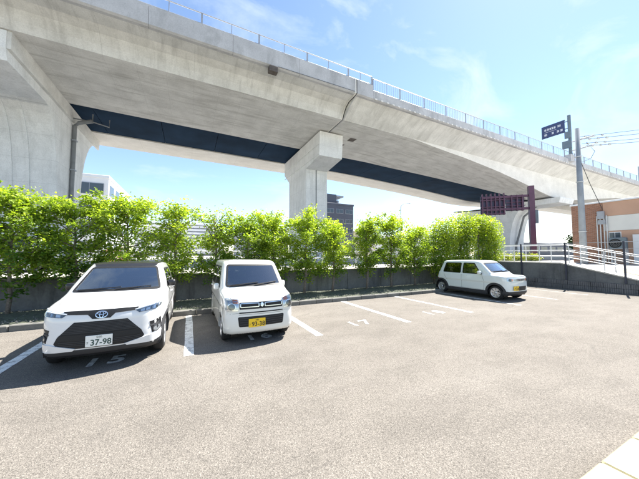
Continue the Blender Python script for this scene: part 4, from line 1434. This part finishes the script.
def make_car(name, label, loc, car, paint, roof_paint, windows, ws_poly, rear_poly, arch_mat, wheel_style, nth=200, ny=120, ncap=46, glass_side='windscreen', interior=True, frame_mat='black_plastic'):
    e = empty(name, loc, label, 'car')
    V, F = car.skin(nth, ny, ncap)
    C = np.array([V[list(f)].mean(0) for f in F])
    drop = np.zeros(len(F), bool)
    holes_side = [(inset(p, .02)) for p in windows]
    for p in holes_side:
        drop |= inpoly(C[:, [1, 2]], p) & (np.abs(C[:, 0]) > .35)
    gws = inpoly(C[:, [0, 2]], inset(ws_poly, .022)) & (C[:, 1] < car.L * .6)
    drop |= gws
    if rear_poly: drop |= inpoly(C[:, [0, 2]], inset(rear_poly, .022)) & (C[:, 1] > car.L * .6)
    for yw in (car.yw0, car.yw1):
        dd = np.hypot(C[:, 1] - yw, C[:, 2] - car.rt)
        drop |= (dd < car.ra) & (np.abs(C[:, 0]) > .42) & (C[:, 2] < car.zbelt)
    keepF = [f for f, d_ in zip(F, drop) if not d_]
    def emit(nm, VV, FF, mat):
        used = np.unique(np.concatenate([np.array(f) for f in FF]))
        mp = -np.ones(len(VV), int); mp[used] = np.arange(len(used))
        me = bpy.data.meshes.new(nm)
        me.from_pydata([tuple(p) for p in VV[used]], [], [tuple(int(mp[i]) for i in f) for f in FF])
        me.shade_smooth()
        me.materials.append(MAT[mat])
        o = bpy.data.objects.new(nm, me); COL.objects.link(o); o.parent = e
        return o
    body = emit('body', V, keepF, paint)
    body.data.materials.append(MAT['black_plastic'])
    kc = C[~drop]
    body.data.polygons.foreach_set('material_index', (kc[:, 2] < car.zb + car.under).astype(np.int32))
    if interior:
        N = car.grad(V)
        emit('cabin_lining', V - N * .035, [f[::-1] for f in keepF], 'interior')
    if roof_paint:
        rp = roof_paint
        panel(car, 'roof_panel', poly_grid(rp['poly'], .05), 'top', rp['mat'], e, .004, .01)
    # glazing
    panel(car, 'windscreen', poly_grid(inset(ws_poly, .004), .06), 'front', 'windscreen', e, .003, thin=True)
    panel(car, 'windscreen_surround', strip_grid(ws_poly, inset(ws_poly, .036), .05, True), 'front', 'black_plastic', e, .005, .006)
    for sgn in (1, -1):
        for q, p in enumerate(windows):
            gl = glass_side if q == 0 else 'privacy_glass'
            panel(car, 'side_window', poly_grid(inset(p, .004), .06), 'side', gl, e, .003, sgn=sgn, thin=True)
            panel(car, 'window_surround', strip_grid(p, inset(p, .036), .05, True), 'side', frame_mat, e, .005, .006, sgn=sgn)
    if rear_poly:
        panel(car, 'rear_window', poly_grid(inset(rear_poly, .004), .06), 'rear', 'privacy_glass', e, .003, thin=True)
        panel(car, 'window_surround', strip_grid(rear_poly, inset(rear_poly, .042), .05, True), 'rear', 'black_plastic', e, .005, .006)
    # wheel arches
    for yw in (car.yw0, car.yw1):
        for sgn in (1, -1):
            a0, a1 = -.25, math.pi + .25
            aa = np.linspace(a0, a1, 40)
            ri, ro = car.ra - .012, car.ra + car.lip
            pa = [(yw + ri * math.cos(a), car.rt + ri * math.sin(a)) for a in aa]; pb = [(yw + ro * math.cos(a), car.rt + ro * math.sin(a)) for a in aa]
            panel(car, 'wheel_arch', strip_grid(pa, pb, .04), 'side', arch_mat, e, car.lipo, .03, sgn=sgn)
            # wheel well
            g = MB()
            for k, a in enumerate(np.linspace(-.35, math.pi + .35, 24)):
                r_ = car.ra + .015
                for x in (sgn * (car.w - .05), sgn * .45): g.v.append((x, yw + r_ * math.cos(a), max(.14, car.rt + r_ * math.sin(a))))
            for k in range(23): g.f.append((2 * k, 2 * k + 1, 2 * k + 3, 2 * k + 2))
            g.f.append(tuple(2 * k + 1 for k in range(24)))
            g.build('wheel_well', 'rubber', e)
            wheel(e, sgn * (car.w - .115), yw, car.rt, sgn, wheel_style)
    if interior:
        zb_ = car.zbelt
        MB().box(-car.w + .12, car.w - .12, car.ws[0][0] + .15, car.L - .35, car.zb + .10, car.zb + .16).build('floor', 'interior', e)
        yd = car.ws[0][0] + .22
        dsh = rbox(-car.w + .16, car.w - .16, yd, yd + .40, zb_ - .38, zb_ - .03, .05).build('dashboard', 'interior', e, smooth=True)
        sw = MB()
        cx, cy, cz = -.36, yd + .50, zb_ - .08
        sw.tube([(cx + .18 * math.cos(t), cy + .05 * math.sin(t), cz + .18 * math.sin(t)) for t in np.linspace(0, 2 * math.pi, 25)], .016, 6, False)
        sw.tube([(cx - .17, cy, cz), (cx + .17, cy, cz)], .015, 5); sw.tube([(cx, cy, cz), (cx, cy - .18, cz - .1)], .03, 6)
        sw.build('steering_wheel', 'black_plastic', e, smooth=True)
        yfs = yd + .95
        for x in (-.35, .35):
            g = rbox(x - .24, x + .24, yfs - .15, yfs + .36, car.zb + .28, car.zb + .45, .06)
            b = rbox(x - .23, x + .23, yfs + .33, yfs + .47, car.zb + .38, car.zb + .98, .06); g.add(b.v, b.f)
            st = g.build('seat', 'seat_cloth', e, smooth=True)
            rbox(x - .13, x + .13, yfs + .37, yfs + .46, car.zb + 1.0, car.zb + 1.17, .04).build('headrest', 'seat_cloth', st, smooth=True)
        g = rbox(-.55, .55, yfs + 1.0, yfs + 1.15, car.zb + .38, car.zb + .92, .06)
        rs = g.build('rear_seat', 'seat_cloth', e, smooth=True)
        for x in (-.32, .32): rbox(x - .13, x + .13, yfs + 1.02, yfs + 1.11, car.zb + .94, car.zb + 1.1, .04).build('headrest', 'seat_cloth', rs, smooth=True)
        MB().bevbox(-.11, .11, car.ws[1][0] + .06, car.ws[1][0] + .08, car.H - .24, car.H - .17, .01).build('rear_view_mirror', 'black_plastic', e)
    return e

def seams(car, e, lines, axis, sgns=(1,), w=.0035, mat='seam', name='panel_gap', off=.0015):
    for pts in lines:
        for sgn in sgns:
            pa, pb = [], []
            for i, p in enumerate(pts):
                a = np.array(pts[max(0, i - 1)], float); b = np.array(pts[min(len(pts) - 1, i + 1)], float)
                d_ = (b - a) / np.linalg.norm(b - a); nn = np.array([-d_[1], d_[0]]) * w
                pa.append(np.array(p) + nn); pb.append(np.array(p) - nn)
            panel(car, name, strip_grid(pa, pb, .05), axis, mat, e, off, .004, sgn=sgn)

def plate(car, e, xc, zc, w, h, mat, digits, small, kana, ink, y=None, tilt=0.0):
    P, hit = car.project([(xc, zc)], 'front')
    yy = P[0, 1] - .02 if y is None else y
    o = MB().bevbox(-w / 2, w / 2, -h / 2, h / 2, -.008, 0, .003).build('number_plate', mat, e)
    o.matrix_local = Matrix.Translation((xc, yy, zc)) @ Matrix.Rotation(R(90 + tilt), 4, 'X')
    t = text_mesh('plate_digits', digits, h * .74, ink, o, Matrix.Translation((w * .07, -h * .16, .0012)) @ Matrix.Diagonal((.92, 1, 1, 1)), .0006, bold=.0022)
    t2 = text_mesh('plate_region', small, h * .26, ink, o, Matrix.Translation((0, h * .33, .0012)) @ Matrix.Diagonal((1.1, 1, 1, 1)), .0006)
    t3 = text_mesh('plate_kana', kana, h * .24, ink, o, Matrix.Translation((-w * .43, -h * .14, .0012)), .0006)
    return o

def mirror_pair(e, x, y, z, mat, sx=.18, sz=.14):
    for s in (1, -1):
        g = rbox(min(s * x, s * (x + sx)), max(s * x, s * (x + sx)), y - .06, y + .06, z - sz / 2, z + sz / 2, .045)
        m = g.build('door_mirror', mat, e, smooth=True)
        MB().box(min(s * (x - .07), s * (x + .03)), max(s * (x - .07), s * (x + .03)), y - .03, y + .03, z - sz / 2 - .01, z - sz / 2 + .05).build('mirror_stay', 'black_plastic', m)
        MB().bevbox(min(s * (x + .02), s * (x + sx - .02)), max(s * (x + .02), s * (x + sx - .02)), y + .058, y + .064, z - sz / 2 + .02, z + sz / 2 - .02, .002).build('mirror_glass', 'chrome', m)

def wipers(car, e, x0, x1, z0, z1):
    for a, b, za, zb_ in ((x0, (x0 + x1) / 2 + .08, z0, z1), ((x0 + x1) / 2, x1, z0, z1)):
        Q = [(a + (b - a) * t, za + (zb_ - za) * t) for t in np.linspace(0, 1, 10)]
        P, hit = car.project(Q, 'front')
        N = car.grad(P)
        MB().tube([tuple(p + n * .022) for p, n in zip(P, N)], .010, 5).build('wiper', 'black_plastic', e)

def door_handles(car, e, spots, mat):
    for y, z in spots:
        for sgn in (1, -1):
            panel(car, 'door_handle', poly_grid(roundpoly([(y - .09, z - .018), (y + .09, z - .018), (y + .09, z + .018), (y - .09, z + .018)], .015), .03), 'side', mat, e, .022, .0, sgn=sgn)

# ---- compact SUV, white with black roof
suv = Car(under=.095, L=3.99, w=.835, H=1.62, zwide=.72, tum=.22, tuml=.10, plan=.13, hollow=.018, zhol=.60, flare=.018, ra=.365, rt=.325, yw0=.77, yw1=3.29,
          kf=.20, knose=.05, nose=[(.18, .20), (.06, .26), (.0, .42), (.0, .72), (.025, .88), (.11, 1.02)], kr=.10, tail=[(3.88, 1.3), (3.99, .85), (3.99, .45), (3.86, .22)],
          kc=.16, zh=.965, sh=.09, ch=.045, yh=.45, ch2=.12, kh=.07, zb=.20, ws=((.94, 1.05), (1.84, 1.60)), kws=.15, rg=((3.10, 1.64), (3.93, 1.0)), cry=.035, yr=2.2, crx=.055,
          wg=.80, tg=.19, tg2=.24, zbelt=1.04, sb=.025, kp=.10, kro=.06, ks=.05, spine=(.62, 3.45), zspine=.62, lip=.05, lipo=.012)

def bars(car, e, name, mat, xs, zs_, h, off=.010, depth=.004):
    for z in zs_:
        x0, x1 = xs(z)
        panel(car, name, poly_grid([(x0, z - h / 2), (x1, z - h / 2), (x1, z + h / 2), (x0, z + h / 2)], .06), 'front', mat, e, off, depth)
def both(car, e, name, poly, mat, off, depth=.012, step=.05):
    out = []
    for p in (poly, mirror(poly)):
        out.append(panel(car, name, poly_grid(p, step), 'front', mat, e, off, depth))
    return out
def oval(cx, cz, rx, rz, n=28): return [(cx + rx * math.cos(2 * math.pi * k / n), cz + rz * math.sin(2 * math.pi * k / n)) for k in range(n)]
def oval_ring(car, e, name, mat, cx, cz, rx, rz, t, off):
    return panel(car, name, strip_grid(oval(cx, cz, rx, rz), oval(cx, cz, rx - t, rz - t), .05, True), 'front', mat, e, off, .008)

ws = roundpoly([(-.70, 1.095), (.70, 1.095), (.565, 1.53), (-.565, 1.53)], .06)
win = [roundpoly([(1.40, 1.095), (2.22, 1.10), (2.22, 1.475), (1.86, 1.475)], .04), roundpoly([(2.32, 1.105), (3.12, 1.125), (2.98, 1.45), (2.32, 1.475)], .04)]
c1 = make_car('parked_car', 'white compact SUV with a black roof parked at the left', (-1.20, 5.20, 0), suv, 'paint_white',
              {'poly': roundpoly([(-.55, 1.80), (.55, 1.80), (.60, 2.0), (.58, 3.2), (-.58, 3.2), (-.60, 2.0)], .08), 'mat': 'paint_black'}, win, ws, roundpoly([(-.56, 1.1), (.56, 1.1), (.50, 1.45), (-.50, 1.45)], .05), 'grey_plastic', (5, .03, .045))
bar_ = [(-.47, .925), (.47, .925), (.45, .880), (.17, .865), (.11, .800), (-.11, .800), (-.17, .865), (-.45, .880)]
panel(suv, 'upper_grille', poly_grid(bar_, .05), 'front', 'black_plastic', c1, .006, .012)
em = oval_ring(suv, c1, 'emblem', 'chrome', 0, .855, .078, .052, .011, .014)
oval_ring(suv, em, 'emblem_ring', 'chrome', 0, .855, .028, .048, .009, .015)
oval_ring(suv, em, 'emblem_ring', 'chrome', 0, .876, .056, .024, .009, .016)
gr_poly = [(-.33, .765), (.33, .765), (.52, .56), (.56, .47), (.50, .375), (-.50, .375), (-.56, .47), (-.52, .56)]
lg = panel(suv, 'lower_grille', poly_grid(gr_poly, .05), 'front', 'black_plastic', c1, .003, .03)
def gx(z): t = (.765 - z) / .205; w_ = .33 + .20 * t; return (-w_ + .02, w_ - .02)
bars(suv, lg, 'grille_slat', 'grey_plastic', gx, [.742 - .022 * k for k in range(7)], .008, .008)
panel(suv, 'grille_band', poly_grid([(-.50, .585), (.50, .585), (.535, .505), (-.535, .505)], .05), 'front', 'black_plastic', lg, .010, .01)
bars(suv, lg, 'grille_slat', 'grey_plastic', lambda z: (-.50, .50), [.48, .455, .43], .008, .008)
low_ = [(-.80, .355), (.80, .355), (.72, .212), (-.72, .212)]
panel(suv, 'bumper_skirt', poly_grid(low_, .05), 'front', 'grey_plastic', c1, .006, .03)
both(suv, c1, 'bumper_lip', [(.80, .47), (.60, .455), (.30, .378), (.33, .350), (.66, .338), (.80, .36)], 'paint_white', .018, .02)
for s_, hp in ((1, [(.41, .895), (.765, .955), (.765, .905), (.70, .862), (.48, .838)]),):
    hs = both(suv, c1, 'headlight', hp, 'lamp_dark', .003, .02)
    for h_, sg_ in zip(hs, (1, -1)):
        mm = (lambda p: p) if sg_ == 1 else mirror
        panel(suv, 'daytime_strip', poly_grid(mm([(.42, .893), (.758, .950), (.756, .936), (.43, .880)]), .05), 'front', 'lamp_white', h_, .006, .004)
        for a in (.50, .57, .64):
            b = a + .055
            panel(suv, 'projector', poly_grid(mm([(a, .848 + (a - .5) * .12), (b, .848 + (b - .5) * .12), (b, .885 + (b - .5) * .15), (a, .882 + (a - .5) * .15)]), .05), 'front', 'reflector', h_, .007, .004)
        panel(suv, 'lens', poly_grid(mm(hp), .05), 'front', 'lamp_lens', h_, .012, thin=True)
fp = both(suv, c1, 'fog_pocket', [(.625, .665), (.76, .69), (.775, .50), (.665, .475)], 'black_plastic', .004, .03)
for f_, sg_ in zip(fp, (1, -1)):
    panel(suv, 'fog_lamp', poly_grid(oval(sg_ * .715, .535, .040, .040, 20), .05), 'front', 'reflector', f_, .010, .006)
    oval_ring(suv, f_, 'fog_bezel', 'grey_plastic', sg_ * .715, .535, .052, .052, .012, .014)
    mm = (lambda p: p) if sg_ == 1 else mirror
    panel(suv, 'pocket_blade', poly_grid(mm([(.63, .61), (.74, .625), (.73, .595), (.635, .585)]), .05), 'front', 'grey_plastic', f_, .012, .006)
plate(suv, c1, -.01, .475, .33, .165, 'plate_white', '37-98', '500', 'さ', 'plate_green')
mirror_pair(c1, .765, 1.60, 1.16, 'paint_black', .17, .14)
panel(suv, 'roof_header', poly_grid([(-.575, 1.535), (.575, 1.535), (.50, 1.578), (-.50, 1.578)], .05), 'front', 'paint_black', c1, .005, .008)
wipers(suv, c1, -.60, .52, 1.115, 1.145)
seams(suv, c1, [[(.50, .35), (.46, .7), (.52, .96)]] , 'side', (1, -1))
seams(suv, c1, [[(1.20, .34), (1.16, .75), (1.30, 1.05)], [(2.27, .34), (2.27, .8), (2.27, 1.48)], [(3.05, .75), (3.16, .95), (3.10, 1.09)], [(1.2, .34), (2.2, .33), (2.95, .34)]], 'side', (1, -1))
seams(suv, c1, [[(-.62, .30), (-.66, .62), (-.63, 1.0)], [(.62, .30), (.66, .62), (.63, 1.0)]], 'top')
panel(suv, 'rocker_trim', poly_grid([(1.10, .36), (2.96, .36), (2.96, .23), (1.10, .23)], .06), 'side', 'grey_plastic', c1, .010, .02, sgn=1)
panel(suv, 'rocker_trim', poly_grid([(1.10, .36), (2.96, .36), (2.96, .23), (1.10, .23)], .06), 'side', 'grey_plastic', c1, .010, .02, sgn=-1)
door_handles(suv, c1, [(2.12, .93), (2.98, .95)], 'paint_white')
for p in ([(.50, .98), (.76, 1.0), (.76, .86), (.55, .88)],):
    for q in (p, mirror(p)): panel(suv, 'tail_lamp', poly_grid(q, .05), 'rear', 'tail_red', c1, .006, .02)

# ---- tall ivory kei wagon
wag = Car(under=.045, L=3.395, w=.735, H=1.65, zwide=.75, tum=.06, tuml=.05, plan=.07, hollow=.008, zhol=.66, flare=.006, ra=.315, rt=.277, yw0=.63, yw1=3.09,
          kf=.17, knose=.05, nose=[(.14, .18), (.04, .24), (.0, .36), (.005, .66), (.04, .86), (.14, .97)], kr=.06, tail=[(3.36, 1.3), (3.395, .85), (3.395, .4), (3.30, .2)],
          kc=.15, zh=.90, sh=.20, ch=.06, yh=.4, ch2=.14, kh=.07, zb=.18, ws=((.60, 1.02), (1.22, 1.62)), kws=.18, rg=((3.18, 1.66), (3.38, .95)), cry=.02, yr=2.1, crx=.05,
          wg=.72, tg=.10, tg2=.12, zbelt=1.0, sb=.0, kp=.10, kro=.07, ks=.05, spine=(.5, 2.95), zspine=.62, lip=.035, lipo=.004)
ws = roundpoly([(-.625, 1.075), (.625, 1.075), (.555, 1.545), (-.555, 1.545)], .06)
win = [roundpoly([(1.02, 1.04), (1.98, 1.03), (1.98, 1.50), (1.36, 1.50)], .04), roundpoly([(2.06, 1.03), (2.92, 1.03), (2.92, 1.49), (2.06, 1.50)], .05)]
c2 = make_car('parked_car', 'ivory white boxy kei wagon with yellow plate parked in the middle', (1.34, 5.35, 0), wag, 'paint_ivory', None, win, ws,
              roundpoly([(-.54, 1.02), (.54, 1.02), (.50, 1.50), (-.50, 1.50)], .05), 'paint_ivory', (8, .022, .03))
hp = roundpoly([(.445, .895), (.675, .915), (.69, .70), (.64, .665), (.455, .675)], .02)
hs = both(wag, c2, 'headlight', hp, 'reflector', .004, .02)
for h_, sg_ in zip(hs, (1, -1)):
    mm = (lambda p: p) if sg_ == 1 else mirror
    panel(wag, 'projector', poly_grid(oval(sg_ * .575, .755, .062, .058), .05), 'front', 'lamp_dark', h_, .010, .004)
    oval_ring(wag, h_, 'lamp_ring', 'chrome', sg_ * .575, .755, .072, .068, .010, .014)
    panel(wag, 'indicator', poly_grid(mm([(.47, .88), (.56, .888), (.56, .825), (.47, .82)]), .05), 'front', 'amber', h_, .010, .004)
    panel(wag, 'reflector_bar', poly_grid(mm([(.46, .70), (.66, .71), (.66, .685), (.46, .68)]), .05), 'front', 'chrome', h_, .010, .004)
    panel(wag, 'lens', poly_grid(mm(hp), .05), 'front', 'lamp_lens', h_, .017, thin=True)
gp = [(-.435, .83), (.435, .83), (.435, .70), (-.435, .70)]
g2 = panel(wag, 'grille', poly_grid(roundpoly(gp, .02), .05), 'front', 'black_plastic', c2, .004, .02)
for sg_ in (1, -1):
    ring = roundpoly([(sg_ * .055, .815), (sg_ * .42, .82), (sg_ * .42, .735), (sg_ * .055, .735)] if sg_ == 1 else [(sg_ * .42, .82), (sg_ * .055, .815), (sg_ * .055, .735), (sg_ * .42, .735)], .02)
    panel(wag, 'chrome_surround', strip_grid(ring, inset(ring, .013), .05, True), 'front', 'chrome', g2, .014, .008)
bars(wag, g2, 'grille_slat', 'grey_plastic', lambda z: (-.42, .42), [.795, .76, .715], .008, .009)
# emblem: two angular strokes forming an S shape
for pl in ([(-.035, .79), (.0, .825), (.035, .79), (.018, .778), (.0, .797), (-.010, .787), (.012, .765), (-.003, .755)],
           [(.035, .765), (.0, .73), (-.035, .765), (-.018, .777), (.0, .758), (.010, .768), (-.012, .79), (.003, .80)]):
    panel(wag, 'emblem', poly_grid(pl, .05), 'front', 'chrome', c2, .020, .008)
bars(wag, c2, 'grille_slit', 'black_plastic', lambda z: (-.44, .44), [.635], .022, .003)
ip = roundpoly([(-.465, .56), (.465, .56), (.44, .365), (-.44, .365)], .03)
lg = panel(wag, 'lower_intake', poly_grid(ip, .05), 'front', 'black_plastic', c2, .003, .03)
bars(wag, lg, 'grille_slat', 'grey_plastic', lambda z: (-.43, .43), [.53, .49, .45, .41], .010, .009)
plate(wag, c2, -.10, .435, .33, .165, 'plate_yellow', '93-38', '580', 'さ', 'plate_black')
mirror_pair(c2, .715, 1.10, 1.06, 'paint_ivory', .12, .15)
wipers(wag, c2, -.52, .50, 1.095, 1.14)
seams(wag, c2, [[(.42, .36), (.40, .66), (.48, .98)], [(.98, .30), (.95, .7), (1.0, 1.02)], [(2.02, .30), (2.02, .8), (2.02, 1.5)], [(2.85, .62), (2.98, .85), (2.98, 1.5)], [(1.0, .30), (2.75, .30)]], 'side', (1, -1))
seams(wag, c2, [[(-.45, .60), (.45, .60)], [(-.66, .62), (-.44, .635)], [(.66, .62), (.44, .635)]], 'front', w=.0025)
seams(wag, c2, [[(-.58, .16), (-.60, .62)], [(.58, .16), (.60, .62)]], 'top')
door_handles(wag, c2, [(1.86, .94), (2.80, .94)], 'paint_ivory')
for q in ([(.50, .95), (.66, .95), (.66, .62), (.52, .62)],):
    for w_ in (q, mirror(q)): panel(wag, 'tail_lamp', poly_grid(w_, .05), 'rear', 'tail_red', c2, .006, .02)
pp_ = MB().bevbox(-.16, .16, .95, 1.15, 1.0, 1.012, .004).build('dashboard_paper', 'paper', c2)

# ---- small mint-white kei hatchback with dark lower trim
lap = Car(under=.09, L=3.395, w=.735, H=1.525, zwide=.70, tum=.10, tuml=.08, plan=.08, hollow=.006, zhol=.6, flare=.004, ra=.325, rt=.277, yw0=.70, yw1=3.15,
          kf=.17, knose=.06, nose=[(.29, .18), (.20, .25), (.17, .38), (.17, .76), (.20, .90), (.31, 1.00)], kr=.08, tail=[(3.32, 1.25), (3.395, .85), (3.395, .4), (3.30, .2)],
          kc=.17, zh=.955, sh=.07, ch=.06, yh=.5, ch2=.20, kh=.07, zb=.18, ws=((.76, 1.0), (1.30, 1.49)), kws=.18, rg=((3.10, 1.53), (3.36, .90)), cry=.03, yr=2.0, crx=.06,
          wg=.715, tg=.14, tg2=.18, zbelt=.93, sb=.0, kp=.10, kro=.08, ks=.05, spine=(.5, 2.9), zspine=.60, lip=.062, lipo=.014)
ws = roundpoly([(-.60, 1.05), (.60, 1.05), (.535, 1.42), (-.535, 1.42)], .06)
win = [roundpoly([(1.22, .955), (2.07, .95), (2.07, 1.405), (1.56, 1.405)], .05), roundpoly([(2.15, .95), (3.06, .955), (2.94, 1.395), (2.15, 1.405)], .06)]
c3 = make_car('parked_car', 'pale mint kei hatchback with dark wheel arches parked at the right', (11.46, 5.65, 0), lap, 'paint_mint', None, win, ws,
              roundpoly([(-.50, .99), (.50, .99), (.45, 1.36), (-.45, 1.36)], .05), 'grey_plastic', (7, .028, .05))
hp = roundpoly([(.40, .845), (.65, .855), (.66, .735), (.42, .73)], .03)
hs = both(lap, c3, 'headlight', hp, 'reflector', .006, .02)
for h_, sg_ in zip(hs, (1, -1)):
    mm = (lambda p: p) if sg_ == 1 else mirror
    panel(lap, 'projector', poly_grid(oval(sg_ * .56, .79, .052, .046), .05), 'front', 'lamp_dark', h_, .012, .004)
    panel(lap, 'indicator', poly_grid(mm([(.42, .83), (.47, .83), (.47, .75), (.42, .75)]), .05), 'front', 'amber', h_, .012, .004)
    panel(lap, 'lens', poly_grid(mm(hp), .05), 'front', 'lamp_lens', h_, .018, thin=True)
g3 = panel(lap, 'grille', poly_grid([(-.38, .83), (.38, .83), (.38, .75), (-.38, .75)], .05), 'front', 'reflector', c3, .006, .02)
bars(lap, g3, 'grille_slat', 'black_plastic', lambda z: (-.36, .36), [.815, .79, .765], .010, .010)
panel(lap, 'emblem', poly_grid(oval(0, .79, .04, .036), .05), 'front', 'chrome', c3, .016, .008)
bars(lap, c3, 'hood_gap', 'seam', lambda z: (-.60, .60), [.905], .014, .003)
panel(lap, 'lower_intake', poly_grid(roundpoly([(-.30, .545), (.44, .545), (.42, .38), (-.30, .38)], .03), .05), 'front', 'black_plastic', c3, .004, .03)
skp = [(-.72, .35), (.72, .35), (.69, .20), (-.69, .20)]
panel(lap, 'bumper_skirt', poly_grid(skp, .05), 'front', 'grey_plastic', c3, .010, .03)
panel(lap, 'bumper_skirt', poly_grid(skp, .05), 'rear', 'grey_plastic', c3, .010, .03)
for sg_ in (1, -1):
    panel(lap, 'rocker_trim', poly_grid([(1.0, .33), (2.9, .33), (2.9, .20), (1.0, .20)], .06), 'side', 'grey_plastic', c3, .012, .02, sgn=sg_)
    for yy0, yy1 in ((.28, .42), (3.46 - .16, 3.36)):
        panel(lap, 'corner_trim', poly_grid([(yy0, .36), (yy1, .36), (yy1, .20), (yy0, .20)], .05), 'side', 'grey_plastic', c3, .011, .02, sgn=sg_)
plate(lap, c3, -.27, .475, .33, .165, 'plate_yellow', '71-08', '580', 'き', 'plate_black')
mirror_pair(c3, .755, 1.24, 1.03, 'paint_mint', .15, .14)
wipers(lap, c3, -.50, .48, 1.07, 1.10)
seams(lap, c3, [[(1.14, .34), (1.12, .7), (1.22, .97)], [(2.11, .34), (2.11, .8), (2.11, 1.38)], [(2.83, .62), (2.96, .8), (3.02, .97)], [(1.14, .35), (2.7, .35)]], 'side', (1, -1))
seams(lap, c3, [[(-.57, .36), (-.60, .7)], [(.57, .36), (.60, .7)]], 'top')
door_handles(lap, c3, [(1.95, .86), (2.72, .86)], 'paint_mint')
for w_ in ([(.52, .80), (.66, .80), (.66, .62), (.52, .62)],):
    for q in (w_, mirror(w_)): panel(lap, 'tail_lamp', poly_grid(q, .05), 'rear', 'tail_red', c3, .006, .02)

# ---- dark car passing on the street behind the left trees
far = Car(**{k: v for k, v in lap.__dict__.items() if k != 'wheels'})
c4 = make_car('passing_car', 'dark navy car on the street behind the left trees', (-9.0, 15.5, STREET * SCALE), far, 'paint_navy', None,
              win, ws, None, 'black_plastic', (7, .028, .05), 90, 50, 20, 'privacy_glass', True)
c4.rotation_euler = (0, 0, R(-90))
